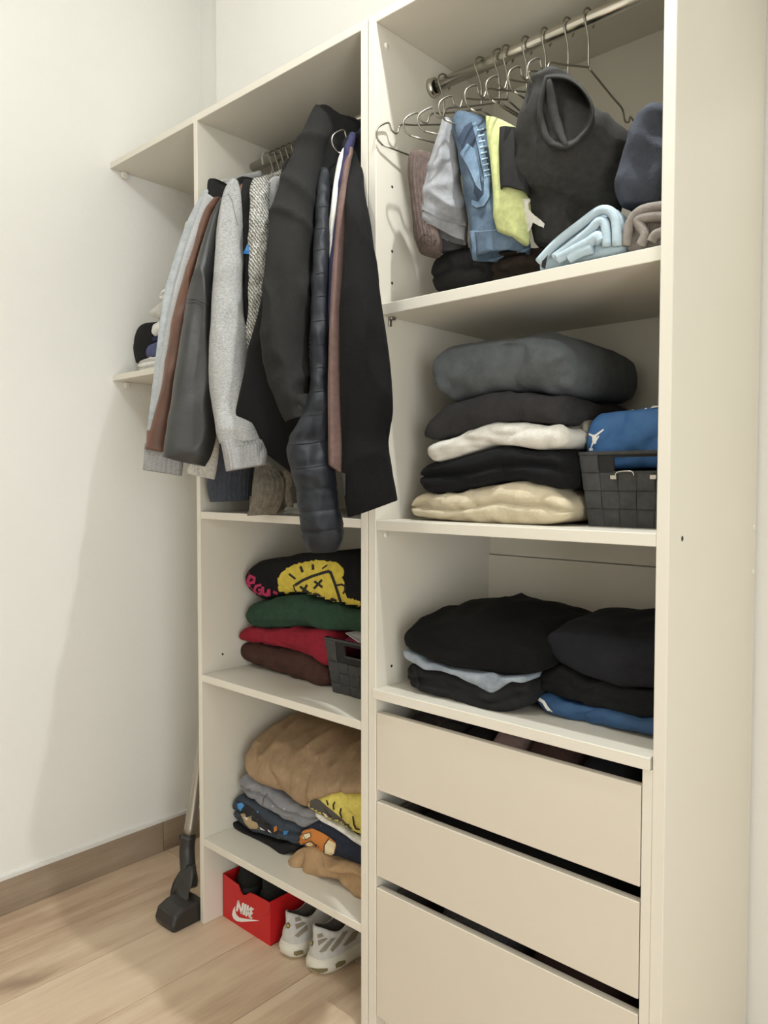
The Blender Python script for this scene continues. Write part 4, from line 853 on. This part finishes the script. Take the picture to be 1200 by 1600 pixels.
decal('print_blue', P_['blue'], o, [cl_((155,680),(190,670),(210,690),(180,735),(160,715)), cl_((515,890),(555,885),(545,920),(515,925)), cl_((305,735),(325,740),(315,752))], off=.002, step=2)
for pl in [cl_((180,760),(215,755),(225,790),(270,770),(265,810),(310,830),(330,880),(250,870),(215,830)), cl_((440,950),(480,945),(515,990),(470,990))]: decal('print_tan', P_['tan'], o, [pl], off=.002, step=2)
decal('print_orange', P_['orange'], o, [cl_((440,860),(465,850),(470,885),(445,905)), cl_((455,950),(490,960),(480,985))], off=.003, step=2)
decal('print_white', P_['white'], o, [cl_((205,785),(240,790),(230,810)), cl_((330,860),(375,888),(340,882)), cl_((395,880),(430,910),(400,895))], off=.003, step=2)
o = folded('t_shirt', 'grey garment with pale spots under the tan fleece', F['grey_print'], [(364,1222),(372,1214),(384,1218),(420,1240),(448,1258),(478,1270),(496,1276)], [(364,1235),(388,1250),(424,1272),(440,1284),(472,1296),(496,1284)], .09, .40, cat='t-shirt', group=GB, layers=2, bull=.03, amp=.004, seed=93, crease=.014)
decal('spots', plain('pale_spot', (176, 176, 178), .9), o, [cl_((x-8,y-5),(x,y-8),(x+9,y-3),(x+8,y+6),(x-4,y+7)) for x, y in ((180,495),(200,605),(170,575),(310,670),(520,720),(430,700))], step=2)
decal('seam', P_['grey'], o, sl5([(390,600),(360,640),(352,690)], 1.2), step=3)
o = folded('fleece_blanket', 'large tan fleece heaped on the lowest left shelf', F['tan_fleece'], [(370,1178),(384,1186),(420,1196),(448,1206),(480,1222),(500,1226),(540,1224),(600,1214)], [(372,1196),(382,1213),(400,1226),(420,1239),(448,1257),(478,1268),(490,1250),(520,1240),(600,1240)], .085, .40, cat='blanket', layers=1, bull=.06, crown=.06, slope=.13, amp=.009, seed=94, fr=7, corner=.05, wr=.02, wd=(1.5, .35, .6), N=120)
o2 = folded('fleece_blanket', 'folded beige fleece at the front right of the lowest shelf', F['tan_fleece2'], [(440,1350),(452,1338),(480,1329),(496,1340),(520,1345),(562,1362),(600,1374)], [(440,1358),(460,1368),(490,1371),(515,1377),(530,1388),(545,1404),(562,1414),(600,1430)], .075, .32, cat='blanket', layers=1, bull=.04, amp=.008, seed=95, fr=10, corner=.03, wr=.018)
o = folded('t_shirt', 'navy t-shirt with an orange animal print on the beige fleece', F['navy_tee'], [(458,1318),(466,1300),(480,1292),(494,1282),(520,1292),(562,1316),(600,1336)], [(458,1326),(480,1329),(496,1338),(520,1343),(562,1360),(600,1372)], .085, .38, cat='t-shirt', group=GB, layers=1, bull=.03, amp=.003, seed=96, corner=.03)
decal('orange_print', P_['rust'], o, [cl_((592,990),(620,925),(680,885),(740,868),(800,892),(860,932),(920,972),(928,1010),(905,1085),(830,1066),(760,1040),(700,1035),(640,1052),(600,1022))], step=3)
decal('cream_spots', P_['cream'], o, [cl_((668,918),(725,905),(735,935),(690,958),(668,950)), cl_((690,985),(730,970),(765,1000),(762,1035),(710,1030)), cl_((840,1000),(870,960),(925,990),(905,1085),(835,1062)), cl_((605,1010),(645,1005),(655,1048),(615,1035)), cl_((615,945),(640,930),(628,965),(605,970))], off=.002, step=3)
decal('print_lines', BLKP, o, sl5([(592,990),(620,925),(680,885),(740,868),(800,892),(870,930),(920,972)], 1.1)+sl5([(875,945),(835,1000),(835,1060)], 1.2)+sl5([(690,985),(730,970),(765,1000),(762,1035)], 1.1)+sl5([(668,918),(725,905),(735,935),(690,958),(668,918)], .9)+sl5([(600,1010),(650,1002),(690,985)], 1), off=.003, step=3)
o = folded('t_shirt', 'white t-shirt edge between yellow and navy t-shirts', F['white_cloth'], [(488,1268),(520,1288),(550,1308),(600,1330)], [(488,1274),(494,1282),(520,1294),(562,1322),(600,1342)], .085, .38, cat='t-shirt', group=GB, layers=1, bull=.008, amp=.001, seed=97, corner=.02)
o = folded('t_shirt', 'yellow t-shirt with dark cartoon print on top of the right pile', F['yellow_tee'], [(477,1256),(488,1242),(510,1236),(540,1236),(600,1240)], [(478,1262),(490,1272),(520,1291),(550,1310),(600,1334)], .08, .38, cat='t-shirt', group=GB, layers=1, bull=.04, crown=.02, slope=.05, amp=.003, seed=98, corner=.03)
decal('dark_print', P_['grey'], o, [cl_((682,690),(700,650),(735,630),(800,650),(850,695),(900,735),(960,785),(1010,835),(1060,880),(1110,900),(1110,985),(1040,935),(960,865),(880,815),(820,770),(740,745),(700,720))], step=3)
decal('cream_patch', P_['cream'], o, [cl_((820,745),(850,760),(890,815),(860,800)), cl_((900,810),(960,840),(1000,880),(960,870))], off=.002, step=3)
decal('black_lines', BLKP, o, sl5([(855,655),(866,688)], 2.2)+sl5([(918,668),(905,690),(912,722)], 2.2)+sl5([(968,715),(958,750),(972,785)], 2.4)+sl5([(1060,778),(1068,840),(1082,872),(1110,878)], 2.2)+sl5([(840,720),(900,800),(980,850)], 1)+sl5([(960,840),(1030,840),(1020,880)], 1), off=.003, step=3)

# ------------------------------------------------------------------ floor of the left unit: shoe box, shoes in it, sneakers
M_RED = plain('red_card', (196, 28, 32), .45); M_REDD = plain('red_card_inside', (150, 30, 30), .7)
bx = T('shoe_box', 'red open shoe box with white swoosh logo, on the floor under the shelf', 'box', (.615, .22, 0))
X0, X1, Y0, Y1, H = .503, .728, .066, .39, .132
fr = [(X0,0),(X1,0),(X1,H-.006),(X0+.155,H-.008),(X0+.13,H-.012),(X0+.112,H-.026),(X0+.098,H-.030),(X0+.088,H-.024),(X0+.078,H-.008),(X0,H)]
n = len(fr); mb = MB().add([V((a, Y0, b)) for a, b in fr]+[V((a, Y0+.0022, b)) for a, b in fr], [tuple(range(n)), tuple(range(2*n-1, n-1, -1))]+[(i, (i+1) % n, n+(i+1) % n, n+i) for i in range(n)])
front = mb.build('front_panel', M_RED, bx)
box('side_wall', (X1-.0022, Y0+.0022, 0), (X1, Y1, H-.004), M_RED, bx, 0); box('side_wall', (X0, Y0+.0022, 0), (X0+.0022, Y1, H), M_RED, bx, 0)
box('back_wall', (X0, Y1, 0), (X1, Y1+.002, H), M_RED, bx, 0); box('bottom', (X0, Y0+.0022, .0005), (X1, Y1, .003), M_REDD, bx, 0)
cb = lambda *pp: [(330+x/4.8, 1340+y/4.8) for x, y in pp]
sb = lambda pts, w: strokes(cb(*pts), w)
decal('lettering', WHITE_PRINT, front, sb([(193,398),(205,325)], 3.3)+sb([(203,326),(228,416)], 3.0)+sb([(227,418),(240,343)], 3.3)+sb([(246,425),(258,352)], 3.6)+sb([(264,436),(276,362)], 3.3)+sb([(272,402),(302,374)], 2.6)+sb([(274,396),(290,446)], 2.8)+sb([(291,450),(303,380)], 3.3)+sb([(302,381),(317,387)], 2.6)+sb([(297,413),(310,418)], 2.4)+sb([(291,449),(306,454)], 2.6), off=.0006, step=4)
decal('swoosh', WHITE_PRINT, front, [cb((180,362),(164,392),(157,428),(168,458),(190,475),(222,482),(262,480),(364,473),(290,462),(240,456),(208,446),(188,424),(180,395))], off=.0006, step=4)
decal('flap_line', M_REDD, front, sb([(448,330),(440,390),(425,425),(405,432)], .8), off=.0005, step=3)
def shoe(name, label, cat, hx, hy, yaw, mats, L=.285, z0=0., scale=1., group=None, detail=True):
    t = T(name, label, cat, (hx, hy, z0), group)
    cy, sy = math.cos(yaw), math.sin(yaw)
    def W(p): return V((hx+(p.x*cy-p.y*sy)*scale, hy+(p.x*sy+p.y*cy)*scale, z0+p.z*scale))
    def hw(f): return lerp([0,.03,.08,.2,.4,.55,.72,.85,.94,.985,1], [.012,.024,.033,.038,.037,.042,.048,.045,.034,.018,.004], f)
    def ring(z, y0, y1, k, n=48, zf=None):
        out = []
        for i in range(n):
            th = 2*math.pi*i/n; f = (1-math.cos(th))/2; y = y0+(y1-y0)*f
            ff = (y+.0)/L if y1 > .2 else .04+.5*f
            x = hw(min(1, max(0, f if y1 < .2 else (y-y0)/(L-y0))))*k*(1 if math.sin(th) > 0 else -1)
            if y1 < .2: x = k*.036*math.sin(th)
            elif y1 < L-.001: x *= min(1, math.sqrt(max(0, (y1-y)/.03)))
            out.append(V((x, y, z if zf is None else zf(y))))
        return out
    sole = [ring(z, y0, y1, k) for z, y0, y1, k in ((.0, .014, L-.012, .90), (.004, .004, L-.004, 1.04), (.014, -.008, L, 1.18), (.026, -.009, L, 1.16), (.037, -.004, L-.002, 1.09), (.043, .002, L-.006, 1.0))]
    so = MB().loft([[W(p) for p in r] for r in sole]).build('sole', mats['sole'], t, True)
    up = [ring(.030, .002, L-.006, 1.02), ring(.042, .0, L-.01, 1.03), ring(.055, .001, L-.022, 1.0), ring(.066, .003, L-.045, .95), ring(.076, .004, L-.085, .88), ring(.085, .005, .185, .92), ring(.094, .005, .155, .84, zf=lambda y: .092+.004*math.cos(y*40)), ring(.105, .004, .135, .76, zf=lambda y: .104+.014*math.cos(y*46)), ring(.108, .010, .128, .66, zf=lambda y: .105+.014*math.cos(y*46)), ring(.09, .018, .12, .55), ring(.055, .02, .12, .5)]
    u = MB().loft([[W(p) for p in r] for r in up[:9]], True, False).build('upper', mats['upper'], t, True)
    MB().loft([[W(p) for p in r] for r in up[8:]], False, True).build('lining', mats['lining'], t, True)
    # tongue and lace area
    tg = [[V((x*w, y, z+dz)) for x, dz in ((-1,0),(-.5,.006),(0,.008),(.5,.006),(1,0),(.5,-.004),(-.5,-.004))] for y, z, w in ((.125,.118,.026),(.14,.108,.028),(.165,.094,.028),(.195,.080,.026),(.22,.068,.022))]
    tgo = MB().loft([[W(p) for p in r] for r in tg]).build('tongue', mats['tongue'], t, True)
    for k in range(4):
        y = .150+k*.02; z = .106-k*.0095
        MB().tube([W(V((-.026, y, z-.004))), W(V((-.012, y+.002, z+.006))), W(V((.012, y-.002, z+.006))), W(V((.026, y, z-.004)))], .0028*scale, 6).build('lace', mats['lace'], t, True)
    return t, so, u
SM = dict(sole=plain('sole_white', (214, 208, 192), .5), upper=fabric('shoe_white', (206, 203, 196), 'plain', (190, 186, 178), sheen=0, rough=.7), tongue=fabric('shoe_mesh', (140, 134, 122), sheen=0), lace=plain('lace_white', (200, 196, 186), .8), lining=fabric('shoe_lining', (104, 96, 86), sheen=0))
M_TAUPE = plain('taupe_stripe', (138, 128, 112), .6); M_AIR = plain('air_window', (120, 108, 76), .25); M_BADGE = plain('badge_dark', (58, 52, 34), .4); M_BADGE2 = plain('badge_gold', (176, 158, 84), .4); 
GS = 'white sneakers'
t1, so1, u1 = shoe('sneaker', 'white grey-striped sneaker right beside the red shoe box', 'shoe', .800, .062, .03, SM, scale=1.06, group=GS)
t2, so2, u2 = shoe('sneaker', 'white grey-striped sneaker nearest the drawers, heel facing out', 'shoe', .906, .066, -.05, SM, scale=1.08, group=GS)
cs_ = lambda *pp: [(330+x/4.8, 1340+y/4.8) for x, y in pp]
decal('stripe', M_TAUPE, u1, [cs_((628,450),(660,440),(680,470),(632,480)), cs_((628,500),(690,482),(715,490),(640,540)), cs_((625,585),(720,500),(725,540),(650,600))], parent=u1, off=.0015, step=3)
decal('stripe', M_TAUPE, u2, [cs_((795,575),(830,565),(845,590),(800,605)), cs_((800,620),(860,600),(875,605),(805,665)), cs_((808,705),(900,605),(935,600),(860,700),(825,712)), cs_((890,690),(985,560),(1030,545),(970,640),(910,708)), cs_((985,660),(1060,560),(1110,545),(1080,610),(1010,660))], parent=u2, off=.0015, step=3)
for u_, cx_, cy_ in ((u1, 578, 508), (u2, 752, 640)):
    b1 = decal('badge', M_BADGE, u_, [cs_(*[(cx_+16*math.cos(a*.785), cy_+23*math.sin(a*.785)) for a in range(8)])], parent=u_, off=.002, step=2)
    decal('badge_core', M_BADGE2, u_, [cs_(*[(cx_+12*math.cos(a*.785), cy_+14*math.sin(a*.785)) for a in range(8)])], parent=u_, off=.003, step=2)
for pl in [cs_((495,660),(510,665),(520,690),(515,712),(500,705),(492,685)), cs_((620,705),(660,695),(690,695),(690,720),(640,738),(620,728))]: decal('air_window', M_AIR, so1, [pl], parent=so1, off=.0012, step=1.5)
for pl in [cs_((695,805),(730,822),(800,832),(875,830),(872,850),(840,864),(780,866),(720,850),(697,828)), cs_((930,800),(955,780),(1005,768),(1008,790),(975,815),(935,830))]: decal('air_window', M_AIR, so2, [pl], parent=so2, off=.0012, step=1.5)
DM = dict(sole=plain('black_sole', (30, 29, 27), .6), upper=fabric('black_suede', (40, 39, 35), 'fleece'), tongue=F['black_cloth'], lace=plain('black_lace', (26, 25, 24), .8), lining=F['black_cloth'])
shoe('shoe', 'black shoe at the left inside the red shoe box', 'shoe', .56, .085, 0, DM, z0=.062, scale=1.02, group='black shoes in the red box')
shoe('shoe', 'black shoe at the right inside the red shoe box', 'shoe', .668, .085, 0, DM, z0=.048, scale=1.02, group='black shoes in the red box')

# ------------------------------------------------------------------ vacuum cleaner wand leaning behind the left upright
vt = T('vacuum_cleaner', 'vacuum cleaner wand with steel tube and black floor head behind the left upright', 'vacuum cleaner', (.40, 0, 0))
MB().tube(cat_rom([(.352, .045, .195), (.350, .085, .40), (.352, .16, .80), (.356, .23, 1.15)], 12), .0185, 20).build('tube', M_STEEL, vt, True)
MB().tube(cat_rom([(.352, .046, .21), (.352, .04, .17), (.366, .032, .135), (.388, .022, .10), (.405, .012, .075)], 16), [.0235]*5+[.024]*6+[.026, .027, .027, .026, .024], 20).build('elbow', M_BLKPL, vt, True)
MB().box((.320, .030, .185), (.330, .046, .207)).build('latch', M_BLKPL, vt, bevel=.003)
rings = []
for x, y, z, w, h in ((.402, .014, .112, .024, .026), (.400, -.002, .098, .040, .042), (.402, -.018, .078, .044, .044), (.412, -.03, .052, .044, .036)):
    rings.append([V((x+w*math.cos(a*math.pi/10), y+.02*math.sin(a*math.pi/10), z+h*math.sin(a*math.pi/10))) for a in range(20)])
MB().loft(rings).build('swivel', M_BLKPL, vt, True)
prof = [(-.075, .0), (-.080, .018), (-.070, .045), (-.040, .058), (.0, .062), (.035, .052), (.05, .02), (.048, 0)]
rings = []
for x, s in ((.368, .72), (.372, .9), (.382, 1.0), (.42, 1.03), (.468, 1.0), (.474, .9)):
    rings.append([V((x, -.012+y*s, .001+z*s)) for y, z in prof])
MB().loft(rings).build('floor_head', M_BLKPL, vt, bevel=.003)
decal('ridge', plain('grey_line', (70, 68, 66), .4), vt.children[-1], strokes([(280,1440),(279,1425),(300,1400)], 1.6), off=.001, step=3) if 0 else None

# ------------------------------------------------------------------ corner shelf: cap and cloths
GC = 'white cloths on the corner shelf'
fab('denim_cloth', (92, 98, 140), 'denim', (76, 82, 122)); fab('towel_white', (232, 230, 224), 'fleece', (218, 215, 208))
folded('towel', 'white folded cloths at the bottom of the corner shelf pile', F['towel_white'], [(210,566),(222,560),(240,555),(290,545)], [(210,578),(225,578),(240,576),(290,566)], .012, .33, cat='towel', layers=3, bull=.02, amp=.002, seed=101, corner=.02)
folded('jeans', 'blue folded denim on the white cloths of the corner shelf', F['denim_cloth'], [(216,552),(222,541),(240,533),(290,515)], [(217,563),(228,560),(245,554),(290,544)], .016, .33, cat='jeans', layers=1, bull=.03, amp=.002, seed=102, corner=.03)
folded('jeans', 'darker blue folded denim below the fluffy white towel on corner shelf', F['navy_cloth'], [(232,530),(240,521),(252,517),(290,505)], [(232,538),(245,533),(290,516)], .03, .33, cat='jeans', layers=1, bull=.02, seed=103, corner=.02)
folded('towel', 'fluffy white towel in the middle of the corner shelf pile', F['towel_white'], [(232,515),(237,504),(250,497),(290,480)], [(232,520),(238,526),(250,520),(290,506)], .02, .33, cat='towel', layers=1, bull=.03, amp=.004, seed=104, corner=.03)
folded('towel', 'pale grey folded cloth near the top of the corner shelf pile', fabric('pale_cloth', (206, 203, 194)), [(229,487),(245,472),(258,463),(295,445)], [(231,490),(240,498),(255,493),(295,480)], .012, .33, cat='towel', layers=1, bull=.02, seed=105, corner=.03)
folded('towel', 'small white folded cloth topmost on the corner shelf pile', F['towel_white'], [(245,460),(252,452),(262,446),(295,430)], [(245,466),(252,468),(262,462),(295,446)], .012, .33, cat='towel', layers=2, bull=.02, seed=106, corner=.02)
ct = T('cap', 'black baseball cap standing on its side at the left wall on the corner shelf', 'cap', (.12, .09, 1.6731))
r = [(240,508,268,506),(226,514,280,513),(217,524,288,523),(212,540,292,540),(212,553,292,552),(216,568,290,566)]
hang('crown', F['black_cloth'], ct, r, [.075]*6, [.015,.03,.04,.045,.045,.04], seed=107, amp=.002, wr=0)
vis = cat_rom([(240,507),(224,513),(214,523),(208.5,538),(209,552),(212.5,567)], 22)
rings = []
for px_, py_ in vis:
    a_ = at(px_, py_, .045); b_ = at(px_+18, py_+2, .050)
    rings.append([a_, b_, b_+V((0, .003, 0)), a_+V((0, .003, 0))])
MB().loft(rings).build('visor', F['black_cloth'], ct, True)
